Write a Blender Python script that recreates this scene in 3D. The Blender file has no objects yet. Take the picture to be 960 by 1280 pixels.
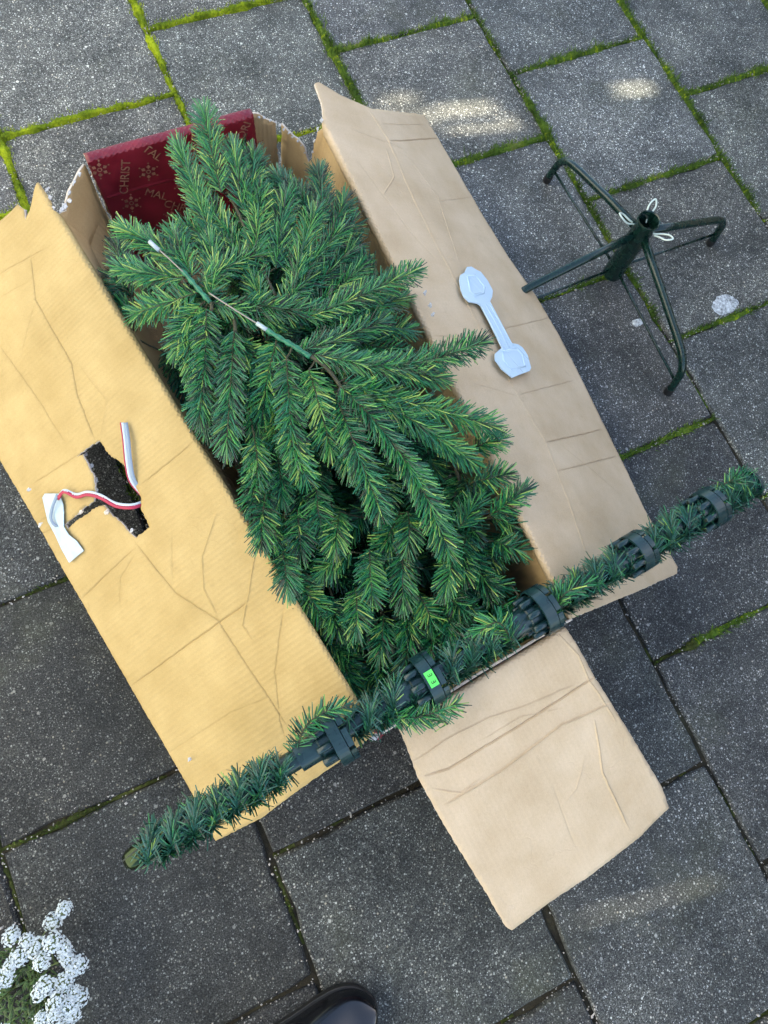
import bpy, bmesh, math, random
from mathutils import Vector, Matrix, noise
from mathutils.geometry import delaunay_2d_cdt

sc = bpy.context.scene
C = sc.collection
rnd = random.Random(7)

# ------------------------------------------------------------------ camera
FPX = 821.18
CAM_R = Matrix(((0.9068836, 0.3736715, -0.1947605),
                (-0.4099023, 0.8894427, -0.2021675),
                (0.0976840, 0.2631752, 0.9597899)))
CAM_P = Vector((0.1792184, -0.1994996, 1.2606248))
cd = bpy.data.cameras.new('camera')
cam = bpy.data.objects.new('camera', cd)
C.objects.link(cam)
cam.matrix_world = Matrix.Translation(CAM_P) @ CAM_R.to_4x4()
cd.sensor_width = 36.0
cd.lens = FPX / 1280.0 * 36.0
cd.clip_start = 0.02
cd.clip_end = 500.0
sc.camera = cam

# ------------------------------------------------------------------ sky, sun, exposure
SUN_AZ = Vector((0.975, -0.222, 0)).normalized()     # horizontal direction towards the sun
SUN_EL = math.radians(32)
w = bpy.data.worlds.new('World')
sc.world = w
w.use_nodes = True
nt = w.node_tree
bg = nt.nodes['Background']
sky = nt.nodes.new('ShaderNodeTexSky')
sky.sky_type = 'NISHITA'
sky.sun_disc = False
sky.sun_elevation = SUN_EL
sky.sun_rotation = math.atan2(SUN_AZ.x, SUN_AZ.y)
sky.air_density = 1.0
sky.dust_density = 1.5
sky.ozone_density = 1.0
nt.links.new(sky.outputs[0], bg.inputs[0])
bg.inputs[1].default_value = 0.15
sd = bpy.data.lights.new('sun', 'SUN')
sd.energy = 4.6
sd.angle = math.radians(0.9)
sd.color = (1.0, 0.91, 0.72)
sun = bpy.data.objects.new('sun', sd)
C.objects.link(sun)
sdir = (SUN_AZ * math.cos(SUN_EL) + Vector((0, 0, math.sin(SUN_EL))))
sun.rotation_euler = sdir.to_track_quat('Z', 'Y').to_euler()
sun.location = sdir * 12
sc.view_settings.view_transform = 'Standard'
sc.view_settings.look = 'None'
sc.view_settings.gamma = 1.0
sc.view_settings.use_curve_mapping = False
sc.view_settings.exposure = 2.0
sc.render.engine = 'CYCLES'
sc.cycles.use_denoising = True
sc.cycles.max_bounces = 4
sc.cycles.diffuse_bounces = 2
sc.cycles.glossy_bounces = 2
sc.cycles.adaptive_threshold = 0.02


# ------------------------------------------------------------------ helpers
def at(px, py, z):
    """point of the place at height z that the photograph shows at (px, py)"""
    d = CAM_R @ Vector(((px - 480) / FPX, -(py - 640) / FPX, -1.0))
    return CAM_P + d * ((z - CAM_P.z) / d.z)


def on_plane(px, py, p0, n):
    d = CAM_R @ Vector(((px - 480) / FPX, -(py - 640) / FPX, -1.0))
    return CAM_P + d * ((p0 - CAM_P).dot(n) / d.dot(n))


def tag(o, label=None, cat=None, group=None, kind=None):
    if label: o['label'] = label
    if cat: o['category'] = cat
    if group: o['group'] = group
    if kind: o['kind'] = kind
    return o


def empty(name, loc=(0, 0, 0), label=None, cat=None, group=None):
    o = bpy.data.objects.new(name, None)
    o.empty_display_size = 0.05
    o.location = loc
    C.objects.link(o)
    return tag(o, label, cat, group)


WORLD_LOC = {}


def put(name, me, mats, parent=None, loc=None, smooth=False):
    """link mesh as ONE object; loc is a world position of its origin, mesh is local to it"""
    if mats is not None:
        me.materials.clear()
        for m in (mats if isinstance(mats, (list, tuple)) else [mats]):
            me.materials.append(m)
    o = bpy.data.objects.new(name, me)
    C.objects.link(o)
    loc = Vector(loc) if loc is not None else Vector((0, 0, 0))
    WORLD_LOC[o.name] = loc
    if parent is not None:
        o.parent = parent
        o.location = loc - wloc(parent)
    else:
        o.location = loc
    if smooth:
        me.polygons.foreach_set('use_smooth', [True] * len(me.polygons))
    return o


def wloc(o):
    p = Vector((0, 0, 0))
    while o is not None:
        p += o.location
        o = o.parent
    return p


def mesh_from(verts, faces, name='mesh'):
    me = bpy.data.meshes.new(name)
    me.from_pydata([tuple(v) for v in verts], [], faces)
    me.update()
    return me


class MB:
    """collects geometry for one mesh"""

    def __init__(self):
        self.v = []; self.f = []; self.m = []

    def add(self, vs, fs, mi=0):
        b = len(self.v)
        self.v += [tuple(v) for v in vs]
        self.f += [tuple(i + b for i in f) for f in fs]
        self.m += [mi] * len(fs)

    def box(self, c, size, rot=None, mi=0):
        hx, hy, hz = [s / 2 for s in size]
        vs = [Vector((x, y, z)) for x in (-hx, hx) for y in (-hy, hy) for z in (-hz, hz)]
        if rot: vs = [rot @ v for v in vs]
        vs = [v + Vector(c) for v in vs]
        self.add(vs, [(0, 1, 3, 2), (4, 6, 7, 5), (0, 4, 5, 1), (2, 3, 7, 6), (0, 2, 6, 4), (1, 5, 7, 3)], mi)

    def tube(self, pts, r, n=10, mi=0, cap=True):
        pts = [Vector(p) for p in pts]
        rs = r if isinstance(r, (list, tuple)) else [r] * len(pts)
        up = None
        rings = []
        for i, p in enumerate(pts):
            t = (pts[min(i + 1, len(pts) - 1)] - pts[max(i - 1, 0)]).normalized()
            if up is None:
                up = t.orthogonal().normalized()
            up = (up - t * up.dot(t)).normalized()
            bi = t.cross(up)
            rings.append([p + (up * math.cos(a) + bi * math.sin(a)) * rs[i]
                          for a in [2 * math.pi * k / n for k in range(n)]])
        vs = [v for rg in rings for v in rg]
        fs = []
        for i in range(len(pts) - 1):
            for k in range(n):
                k2 = (k + 1) % n
                fs.append((i * n + k, i * n + k2, (i + 1) * n + k2, (i + 1) * n + k))
        if cap:
            fs.append(tuple(range(n - 1, -1, -1)))
            fs.append(tuple((len(pts) - 1) * n + k for k in range(n)))
        self.add(vs, fs, mi)

    def mesh(self, smooth=False):
        me = mesh_from(self.v, self.f)
        me.polygons.foreach_set('material_index', self.m)
        if smooth:
            me.polygons.foreach_set('use_smooth', [True] * len(me.polygons))
        return me

    def build(self, name, mats, parent=None, loc=None, smooth=False):
        l = Vector(loc) if loc is not None else Vector((0, 0, 0))
        self.v = [tuple(Vector(v) - l) for v in self.v]
        return self._b(name, mats, parent, l, smooth)

    def _b(self, name, mats, parent, l, smooth):
        me = bpy.data.meshes.new(name)
        me.from_pydata(self.v, [], self.f)
        for m in (mats if isinstance(mats, (list, tuple)) else [mats]):
            me.materials.append(m)
        me.polygons.foreach_set('material_index', self.m)
        me.update()
        return put(name, me, None, parent, l, smooth)


def smooth_path(pts, n=8):
    """Catmull-Rom through pts"""
    pts = [Vector(p) for p in pts]
    P = [pts[0] * 2 - pts[1]] + pts + [pts[-1] * 2 - pts[-2]]
    out = []
    for i in range(1, len(P) - 2):
        for k in range(n):
            t = k / n
            a, b, c, d = P[i - 1], P[i], P[i + 1], P[i + 2]
            out.append(0.5 * ((2 * b) + (c - a) * t + (2 * a - 5 * b + 4 * c - d) * t * t + (3 * b - a - 3 * c + d) * t ** 3))
    out.append(pts[-1])
    return out


def autosmooth(o, deg=40):
    me = o.data
    me.polygons.foreach_set('use_smooth', [True] * len(me.polygons))
    bm = bmesh.new(); bm.from_mesh(me)
    lim = math.radians(deg)
    for e in bm.edges:
        if len(e.link_faces) == 2 and e.calc_face_angle(0) > lim:
            e.smooth = False
    bm.to_mesh(me); bm.free()


# ------------------------------------------------------------------ materials
def mat(name):
    m = bpy.data.materials.new(name)
    m.use_nodes = True
    t = m.node_tree
    return m, t, t.nodes['Principled BSDF']


def N(t, typ, **kw):
    n = t.nodes.new(typ)
    for k, v in kw.items():
        setattr(n, k, v)
    return n


def ramp(t, stops, fac=None, interp='LINEAR'):
    r = N(t, 'ShaderNodeValToRGB')
    r.color_ramp.interpolation = interp
    el = r.color_ramp.elements
    while len(el) < len(stops): el.new(0.5)
    for e, (p, c) in zip(el, stops):
        e.position = p
        e.color = (*c, 1) if len(c) == 3 else c
    if fac is not None: t.links.new(fac, r.inputs[0])
    return r


def mixc(t, fac, a, b, mode='MIX'):
    n = N(t, 'ShaderNodeMix', data_type='RGBA', blend_type=mode)
    for sock, v in ((0, fac), (6, a), (7, b)):
        if isinstance(v, (int, float)): n.inputs[sock].default_value = v
        elif isinstance(v, tuple): n.inputs[sock].default_value = (*v, 1) if len(v) == 3 else v
        else: t.links.new(v, n.inputs[sock])
    return n.outputs[2]


def tex(t, kind, scale, vec=None, detail=3, rough=0.5, feature=None):
    n = N(t, 'ShaderNodeTex' + kind)
    n.inputs['Scale'].default_value = scale
    if kind == 'Noise':
        n.inputs['Detail'].default_value = detail
        n.inputs['Roughness'].default_value = rough
    if feature: n.feature = feature
    if vec is not None: t.links.new(vec, n.inputs['Vector'])
    return n


def bump(t, b, height, strength, dist=0.002, prev=None):
    n = N(t, 'ShaderNodeBump')
    n.inputs['Strength'].default_value = strength
    n.inputs['Distance'].default_value = dist
    t.links.new(height, n.inputs['Height'])
    if prev is not None: t.links.new(prev, n.inputs['Normal'])
    if b is not None: t.links.new(n.outputs[0], b.inputs['Normal'])
    return n.outputs[0]


def plain(name, col, rough=0.5, metal=0.0, spec=0.5, nscale=None, namt=0.15):
    m, t, b = mat(name)
    b.inputs['Roughness'].default_value = rough
    b.inputs['Metallic'].default_value = metal
    b.inputs['Specular IOR Level'].default_value = spec
    if nscale:
        tc = N(t, 'ShaderNodeTexCoord')
        n = tex(t, 'Noise', nscale, tc.outputs['Object'], 4)
        r = ramp(t, [(0.3, tuple(c * (1 - namt) for c in col)), (0.7, tuple(min(1, c * (1 + namt)) for c in col))], n.outputs[0])
        t.links.new(r.outputs[0], b.inputs['Base Color'])
        rr = ramp(t, [(0.3, (rough * 0.8,) * 3), (0.7, (min(1, rough * 1.25),) * 3)], n.outputs[0])
        t.links.new(rr.outputs[0], b.inputs['Roughness'])
    else:
        b.inputs['Base Color'].default_value = (*col, 1)
    return m


def make_paver_mat():
    m, t, b = mat('exposed_aggregate_concrete')
    geo = N(t, 'ShaderNodeNewGeometry')
    oi = N(t, 'ShaderNodeObjectInfo')
    pos = geo.outputs['Position']
    big = tex(t, 'Noise', 7, pos, 4, 0.65)
    mid = tex(t, 'Noise', 60, pos, 2, 0.6)
    fine = tex(t, 'Noise', 420, pos, 2, 0.7)
    # binder, dark to mid grey
    base = ramp(t, [(0.34, (0.014, 0.0145, 0.014)), (0.5, (0.060, 0.060, 0.057)), (0.68, (0.17, 0.167, 0.155))], fine.outputs[0]).outputs[0]
    # grains of sand and gravel
    v1 = tex(t, 'Voronoi', 190, pos)
    v2 = tex(t, 'Voronoi', 420, pos)
    v3 = tex(t, 'Voronoi', 75, pos)
    sep = N(t, 'ShaderNodeSeparateColor'); t.links.new(v1.outputs['Color'], sep.inputs[0])
    sep2 = N(t, 'ShaderNodeSeparateColor'); t.links.new(v2.outputs['Color'], sep2.inputs[0])
    sep3 = N(t, 'ShaderNodeSeparateColor'); t.links.new(v3.outputs['Color'], sep3.inputs[0])

    def grains(v, s, thr, rad):
        a = N(t, 'ShaderNodeMath', operation='GREATER_THAN'); t.links.new(s.outputs[0], a.inputs[0]); a.inputs[1].default_value = thr
        c = N(t, 'ShaderNodeMapRange'); t.links.new(v.outputs['Distance'], c.inputs[0])
        c.inputs[1].default_value = rad; c.inputs[2].default_value = rad * 0.7; c.inputs[3].default_value = 0; c.inputs[4].default_value = 1
        d = N(t, 'ShaderNodeMath', operation='MULTIPLY'); t.links.new(a.outputs[0], d.inputs[0]); t.links.new(c.outputs[0], d.inputs[1])
        return d.outputs[0]
    g1 = grains(v1, sep, 0.80, 0.38)
    g2 = grains(v2, sep2, 0.66, 0.5)
    g3 = grains(v3, sep3, 0.965, 0.26)
    gc1 = ramp(t, [(0.0, (0.30, 0.29, 0.27)), (0.4, (0.20, 0.19, 0.17)), (0.6, (0.52, 0.52, 0.50)), (1.0, (0.38, 0.33, 0.26))], sep.outputs[1]).outputs[0]
    gc2 = ramp(t, [(0.0, (0.02, 0.02, 0.022)), (0.45, (0.13, 0.13, 0.125)), (0.75, (0.34, 0.34, 0.33)), (1.0, (0.52, 0.52, 0.50))], sep2.outputs[1]).outputs[0]
    gc3 = ramp(t, [(0.0, (0.34, 0.33, 0.31)), (1.0, (0.50, 0.48, 0.44))], sep3.outputs[1]).outputs[0]
    col = mixc(t, g2, base, gc2)
    col = mixc(t, g1, col, gc1)
    col = mixc(t, g3, col, gc3)
    # weathering: darker damp and paler worn areas, algae tint
    wr = ramp(t, [(0.30, (0.52, 0.54, 0.54)), (0.5, (1, 1, 1)), (0.72, (1.5, 1.48, 1.42))], big.outputs[0]).outputs[0]
    col = mixc(t, 1.0, col, wr, 'MULTIPLY')
    mr = ramp(t, [(0.35, (0.8, 0.8, 0.8)), (0.65, (1.15, 1.15, 1.14))], mid.outputs[0]).outputs[0]
    col = mixc(t, 1.0, col, mr, 'MULTIPLY')
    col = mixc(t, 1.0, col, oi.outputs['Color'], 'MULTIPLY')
    al = tex(t, 'Noise', 3.3, pos, 4, 0.65)
    alr = ramp(t, [(0.56, (0, 0, 0)), (0.72, (0.35, 0.35, 0.35))], al.outputs[0]).outputs[0]
    col = mixc(t, alr, col, (0.07, 0.075, 0.035))
    t.links.new(col, b.inputs['Base Color'])
    b.inputs['Roughness'].default_value = 0.82
    b.inputs['Specular IOR Level'].default_value = 0.35
    h = mixc(t, 0.5, fine.outputs[0], v1.outputs['Distance'])
    bump(t, b, h, 0.6, 0.003)
    return m


def make_card_mat(name, c_lo, c_hi, flute=0.0085, fstr=0.5, axis=0):
    m, t, b = mat(name)
    uv = N(t, 'ShaderNodeUVMap')
    uvo = uv.outputs[0]
    big = tex(t, 'Noise', 9, uvo, 5, 0.6)
    fib = N(t, 'ShaderNodeMapping'); t.links.new(uvo, fib.inputs[0])
    fib.inputs['Scale'].default_value = (900, 260, 1) if axis == 0 else (260, 900, 1)
    fn = tex(t, 'Noise', 1.0, fib.outputs[0], 3, 0.7)
    col = ramp(t, [(0.32, c_lo), (0.68, c_hi)], big.outputs[0]).outputs[0]
    fr = ramp(t, [(0.3, (0.90, 0.89, 0.87)), (0.7, (1.06, 1.06, 1.05))], fn.outputs[0]).outputs[0]
    col = mixc(t, 1.0, col, fr, 'MULTIPLY')
    # flutes of the corrugation
    sx = N(t, 'ShaderNodeSeparateXYZ'); t.links.new(uvo, sx.inputs[0])
    wob = tex(t, 'Noise', 14, uvo, 2)
    ma = N(t, 'ShaderNodeMath', operation='MULTIPLY_ADD'); t.links.new(wob.outputs[0], ma.inputs[0])
    ma.inputs[1].default_value = 0.006; t.links.new(sx.outputs[axis], ma.inputs[2])
    ms = N(t, 'ShaderNodeMath', operation='MULTIPLY'); t.links.new(ma.outputs[0], ms.inputs[0]); ms.inputs[1].default_value = 2 * math.pi / flute
    si = N(t, 'ShaderNodeMath', operation='SINE'); t.links.new(ms.outputs[0], si.inputs[0])
    sh = N(t, 'ShaderNodeMath', operation='MULTIPLY_ADD'); t.links.new(si.outputs[0], sh.inputs[0]); sh.inputs[1].default_value = 0.5; sh.inputs[2].default_value = 0.5
    amp = tex(t, 'Noise', 6, uvo, 3)
    am = N(t, 'ShaderNodeMath', operation='MULTIPLY'); t.links.new(sh.outputs[0], am.inputs[0]); t.links.new(amp.outputs[0], am.inputs[1])
    # scuffs and dirt
    st = tex(t, 'Noise', 22, uvo, 6, 0.75)
    sr = ramp(t, [(0.60, (0, 0, 0)), (0.74, (0.28, 0.28, 0.28))], st.outputs[0]).outputs[0]
    col = mixc(t, sr, col, tuple(c * 0.62 for c in c_lo))
    ca = N(t, 'ShaderNodeAttribute'); ca.attribute_name = 'crease'      # darker paper colour along the folds
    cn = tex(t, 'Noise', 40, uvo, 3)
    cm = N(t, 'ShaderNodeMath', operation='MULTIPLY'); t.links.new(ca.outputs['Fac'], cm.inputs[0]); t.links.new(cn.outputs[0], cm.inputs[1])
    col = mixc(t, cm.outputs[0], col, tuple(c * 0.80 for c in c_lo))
    t.links.new(col, b.inputs['Base Color'])
    b.inputs['Roughness'].default_value = 0.72
    b.inputs['Specular IOR Level'].default_value = 0.3
    # broad irregular washboard across the sheet
    wm = N(t, 'ShaderNodeMapping'); t.links.new(uvo, wm.inputs[0]); wm.inputs['Scale'].default_value = (52, 4.5, 1) if axis == 0 else (4.5, 52, 1)
    wn = tex(t, 'Noise', 1.0, wm.outputs[0], 2, 0.4)
    n0 = bump(t, None, wn.outputs[0], 0.10 if fstr < 0.2 else 0.24, 0.003)
    n1 = bump(t, None, am.outputs[0], fstr, 0.0015, n0)
    wr = N(t, 'ShaderNodeTexVoronoi'); wr.feature = 'DISTANCE_TO_EDGE'; wr.inputs['Scale'].default_value = 9
    dist = tex(t, 'Noise', 5, uvo, 4, 0.6)
    va = N(t, 'ShaderNodeMixRGB'); va.inputs[0].default_value = 0.25; t.links.new(uvo, va.inputs[1]); t.links.new(dist.outputs['Color'], va.inputs[2])
    t.links.new(va.outputs[0], wr.inputs['Vector'])
    wrr = ramp(t, [(0.0, (0, 0, 0)), (0.016, (1, 1, 1))], wr.outputs['Distance']).outputs[0]
    msk = tex(t, 'Noise', 4, uvo, 2)
    mk = ramp(t, [(0.5, (1, 1, 1)), (0.6, (0, 0, 0))], msk.outputs[0]).outputs[0]
    wrm = mixc(t, mk, wrr, (1.0, 1.0, 1.0))
    n2 = bump(t, None, wrm, 0.35, 0.0012, n1)
    bump(t, b, fn.outputs[0], 0.08, 0.001, n2)
    return m


def make_needle_mat(name, stops):
    m, t, b = mat(name)
    a = N(t, 'ShaderNodeAttribute'); a.attribute_name = 'tone'
    r = ramp(t, stops, a.outputs['Fac'])
    t.links.new(r.outputs[0], b.inputs['Base Color'])
    b.inputs['Roughness'].default_value = 0.30
    b.inputs['Specular IOR Level'].default_value = 0.42
    return m


def make_moss_mat(name, stops):
    m, t, b = mat(name)
    geo = N(t, 'ShaderNodeNewGeometry')
    n = tex(t, 'Noise', 160, geo.outputs['Position'], 4, 0.7)
    n2 = tex(t, 'Noise', 14, geo.outputs['Position'], 3)
    mm = N(t, 'ShaderNodeMath', operation='MULTIPLY_ADD'); t.links.new(n2.outputs[0], mm.inputs[0]); mm.inputs[1].default_value = 0.6
    s = N(t, 'ShaderNodeMath', operation='MULTIPLY'); t.links.new(n.outputs[0], s.inputs[0]); s.inputs[1].default_value = 0.4
    t.links.new(s.outputs[0], mm.inputs[2])
    r = ramp(t, stops, mm.outputs[0])
    t.links.new(r.outputs[0], b.inputs['Base Color'])
    b.inputs['Roughness'].default_value = 0.9
    b.inputs['Specular IOR Level'].default_value = 0.1
    bump(t, b, n.outputs[0], 1.0, 0.004)
    return m


M_PAVER = make_paver_mat()
M_CARD_L = make_card_mat('kraft_cardboard_warm_lit', (0.390, 0.272, 0.102), (0.490, 0.355, 0.150))  # golden cast of the warm left light is mixed into this kraft colour
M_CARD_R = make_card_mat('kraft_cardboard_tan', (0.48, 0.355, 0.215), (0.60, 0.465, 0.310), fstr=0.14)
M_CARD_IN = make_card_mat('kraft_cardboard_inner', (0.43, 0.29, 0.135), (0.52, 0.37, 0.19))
M_TORN = plain('torn_paper_edge', (0.60, 0.52, 0.42), 0.9, nscale=300, namt=0.25)
M_RED = plain('dark_red_printed_board', (0.16, 0.006, 0.016), 0.45, nscale=30, namt=0.2)
M_PRINT = plain('beige_print', (0.25, 0.115, 0.07), 0.5, nscale=90, namt=0.3)
M_NEEDLE = make_needle_mat('pvc_fir_needles', [(0.0, (0.002, 0.014, 0.007)), (0.24, (0.004, 0.046, 0.018)), (0.42, (0.020, 0.150, 0.072)), (0.56, (0.012, 0.145, 0.036)), (0.74, (0.070, 0.27, 0.055)), (1.0, (0.30, 0.43, 0.09))])
M_NEEDLE_P = make_needle_mat('pvc_garland_needles', [(0.0, (0.003, 0.022, 0.012)), (0.35, (0.010, 0.070, 0.032)), (0.58, (0.024, 0.105, 0.085)), (0.8, (0.03, 0.18, 0.045)), (1.0, (0.20, 0.32, 0.06))])
M_TWIG = plain('twisted_wire_twig', (0.045, 0.045, 0.018), 0.6, nscale=200, namt=0.5)
M_WIRE = plain('galvanised_wire', (0.26, 0.24, 0.21), 0.4, 0.6)
M_SLEEVE = plain('white_plastic_sleeve', (0.36, 0.43, 0.45), 0.4)
M_TAPE = plain('green_wrapping_tape', (0.02, 0.15, 0.075), 0.4, nscale=150, namt=0.4)
M_GREENPL = plain('dark_green_plastic', (0.006, 0.026, 0.028), 0.30, nscale=60, namt=0.25)
M_POLE = plain('dark_green_pole', (0.005, 0.024, 0.022), 0.26, nscale=40, namt=0.2)
M_POLE_END = plain('crimped_metal_end', (0.03, 0.045, 0.022), 0.14, 0.9)
M_STICKER = plain('lime_green_sticker', (0.10, 0.72, 0.10), 0.5)
M_BLACKINK = plain('black_ink', (0.012, 0.02, 0.012), 0.6)
M_STAND = plain('dark_green_enamel', (0.004, 0.020, 0.015), 0.25, nscale=80, namt=0.25)
M_CAP = plain('black_rubber', (0.008, 0.008, 0.009), 0.6)
M_ZINC = plain('pale_zinc_hook', (0.62, 0.70, 0.62), 0.35, 0.35)
M_HANDLE = plain('pale_blue_plastic', (0.54, 0.68, 0.77), 0.16)
M_RIB_W = plain('white_ribbon', (0.46, 0.53, 0.58), 0.55)
M_RIB_G = plain('grey_blue_ribbon', (0.22, 0.28, 0.35), 0.55)
M_RIB_R = plain('red_ribbon', (0.36, 0.012, 0.05), 0.5)
M_LABEL = plain('pale_blue_label', (0.42, 0.52, 0.56), 0.5, nscale=60, namt=0.12)
M_SOIL = make_moss_mat('joint_soil', [(0.3, (0.012, 0.011, 0.008)), (0.5, (0.035, 0.030, 0.020)), (0.7, (0.06, 0.055, 0.03))])
M_MOSS = make_moss_mat('joint_moss', [(0.32, (0.045, 0.07, 0.008)), (0.46, (0.14, 0.20, 0.010)), (0.60, (0.32, 0.39, 0.015))])
M_GRASS = make_moss_mat('joint_grass', [(0.3, (0.022, 0.034, 0.010)), (0.45, (0.055, 0.10, 0.015)), (0.56, (0.10, 0.17, 0.02)), (0.68, (0.20, 0.20, 0.06))])
M_DMOSS = make_moss_mat('dark_joint_moss', [(0.3, (0.018, 0.022, 0.008)), (0.5, (0.045, 0.055, 0.014)), (0.66, (0.10, 0.11, 0.03))])
M_GRIT = plain('pale_grit', (0.40, 0.37, 0.33), 0.8, nscale=70, namt=0.5)
M_STAIN = plain('white_lime_stain', (0.40, 0.42, 0.42), 0.85, nscale=220, namt=0.7)
M_LEATHER = plain('black_leather', (0.005, 0.0055, 0.007), 0.20, nscale=30, namt=0.25)
M_SOLE = plain('black_rubber_sole', (0.012, 0.012, 0.012), 0.5)
M_STITCH = plain('dark_thread', (0.03, 0.03, 0.03), 0.7)
M_SOCK = plain('shoe_lining', (0.03, 0.028, 0.026), 0.9)
M_PETAL = plain('white_petal', (0.60, 0.66, 0.66), 0.6)
M_FLEAF = plain('alyssum_leaf', (0.05, 0.10, 0.018), 0.5, nscale=60, namt=0.5)
M_FSTEM = plain('alyssum_stem', (0.10, 0.14, 0.04), 0.6)
M_WALL = plain('bounce_wall_render', (0.58, 0.58, 0.56), 0.9, nscale=3, namt=0.06)
M_WOOD = plain('sun_blocker_wood', (0.24, 0.20, 0.16), 0.8, nscale=6, namt=0.25)
M_LAWN = make_moss_mat('lawn', [(0.3, (0.03, 0.06, 0.012)), (0.5, (0.06, 0.11, 0.02)), (0.7, (0.10, 0.15, 0.03))])

# ------------------------------------------------------------------ ground and pavement
TILE = 0.4
PHI = -0.0513
mb = MB()
mb.add([(-150, -150, -0.05), (150, -150, -0.05), (150, 150, -0.05), (-150, 150, -0.05)], [(0, 1, 2, 3)])
tag(mb.build('ground', M_LAWN), kind='structure')

KX = range(-6, 9)
RY = range(-6, 8)
bed = MB()
bed.add([(-2.44, -2.44, -0.009), (3.64, -2.44, -0.009), (3.64, 3.24, -0.009), (-2.44, 3.24, -0.009)], [(0, 1, 2, 3)])
pavement = tag(bed.build('pavement', M_SOIL), kind='structure')


def paver_mesh(seed):
    r = random.Random(seed)
    h = TILE / 2 - 0.0030
    per = []
    nside = 9
    cs = [(-h, -h), (h, -h), (h, h), (-h, h)]
    for i in range(4):
        a, b = cs[i], cs[(i + 1) % 4]
        for k in range(nside):
            f = k / nside
            x = a[0] + (b[0] - a[0]) * f; y = a[1] + (b[1] - a[1]) * f
            j = r.uniform(-0.0022, 0.0012)
            if k == 0: j = -r.uniform(0.001, 0.004)
            if r.random() < 0.06: j -= r.uniform(0.002, 0.005)
            l = max(abs(x), abs(y))
            per.append((x * (1 + j / l), y * (1 + j / l)))
    rings = [(1.0, -0.045), (1.0, -0.007), (0.992, -0.0022), (0.976, 0.0)]
    vs = []
    for s, z in rings:
        for x, y in per:
            vs.append((x * s, y * s, z + (r.uniform(-0.0008, 0.0006) if z > -0.01 else 0)))
    n = len(per)
    fs = []
    for i in range(3):
        for k in range(n):
            k2 = (k + 1) % n
            fs.append((i * n + k, i * n + k2, (i + 1) * n + k2, (i + 1) * n + k))
    fs.append(tuple(3 * n + k for k in range(n)))
    me = mesh_from(vs, fs)
    me.materials.append(M_PAVER)
    me.polygons.foreach_set('use_smooth', [True] * (len(me.polygons) - 1) + [False])
    return me


PV = [paver_mesh(s) for s in range(6)]
for k in KX:
    for r in RY:
        cx = (k + 0.5) * TILE
        cy = (r + PHI + (0.5 if k % 2 else 0.0) + 0.5) * TILE
        o = put('paver', rnd.choice(PV), None, pavement, (cx, cy, rnd.uniform(-0.003, 0.002)))
        o.rotation_euler = (rnd.gauss(0, 0.003), rnd.gauss(0, 0.003), rnd.choice((0, 1, 2, 3)) * math.pi / 2 + rnd.gauss(0, 0.004))
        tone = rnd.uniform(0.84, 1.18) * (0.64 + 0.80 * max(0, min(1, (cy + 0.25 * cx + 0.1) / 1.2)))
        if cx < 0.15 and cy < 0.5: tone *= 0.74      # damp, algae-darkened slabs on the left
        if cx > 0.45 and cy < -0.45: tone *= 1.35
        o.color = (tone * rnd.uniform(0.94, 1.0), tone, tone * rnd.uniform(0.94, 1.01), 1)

# joints: (x0, y0, x1, y1) of every seam in and near view
seams = []
for k in range(-4, 8):
    seams.append(('L', k * TILE, -1.6, k * TILE, 2.2))
for k in range(-4, 7):
    for r in range(-4, 6):
        y = (r + PHI + (0.5 if k % 2 else 0.0)) * TILE
        seams.append(('C', k * TILE, y, (k + 1) * TILE, y))


def moss_level(kind, x, y):
    v = max(0.0, min(1.0, (y - 0.0) / 0.75))
    lv = 0.06 + 0.90 * v
    if x < -0.05 and y < 0.4: lv = 0.22
    if x > 0.85 and y > 0.3: lv *= 0.80
    if kind == 'C' and x > 0.8 and -0.6 < y < 0.3: lv = 0.48
    return lv


def brightness(x, y):
    """moss is yellowest in the far left joints, grassier to the right"""
    return max(0.0, min(1.0, (0.95 - x) / 0.5)) * max(0.0, min(1.0, (y - 0.45) / 0.35))


moss = MB(); grass = MB(); grit = MB(); dmoss = MB()
blade_r = random.Random(3)


def blade(mb_, p, h, wd, lean):
    a = blade_r.uniform(0, 2 * math.pi)
    d = Vector((math.cos(a), math.sin(a), 0))
    s = Vector((-d.y, d.x, 0)) * wd
    m1 = p + d * lean * 0.4 + Vector((0, 0, h * 0.6))
    t = p + d * lean + Vector((0, 0, h))
    mb_.add([p - s, p + s, m1 + s * 0.8, m1 - s * 0.8, t], [(0, 1, 2, 3), (3, 2, 4)])


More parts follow.
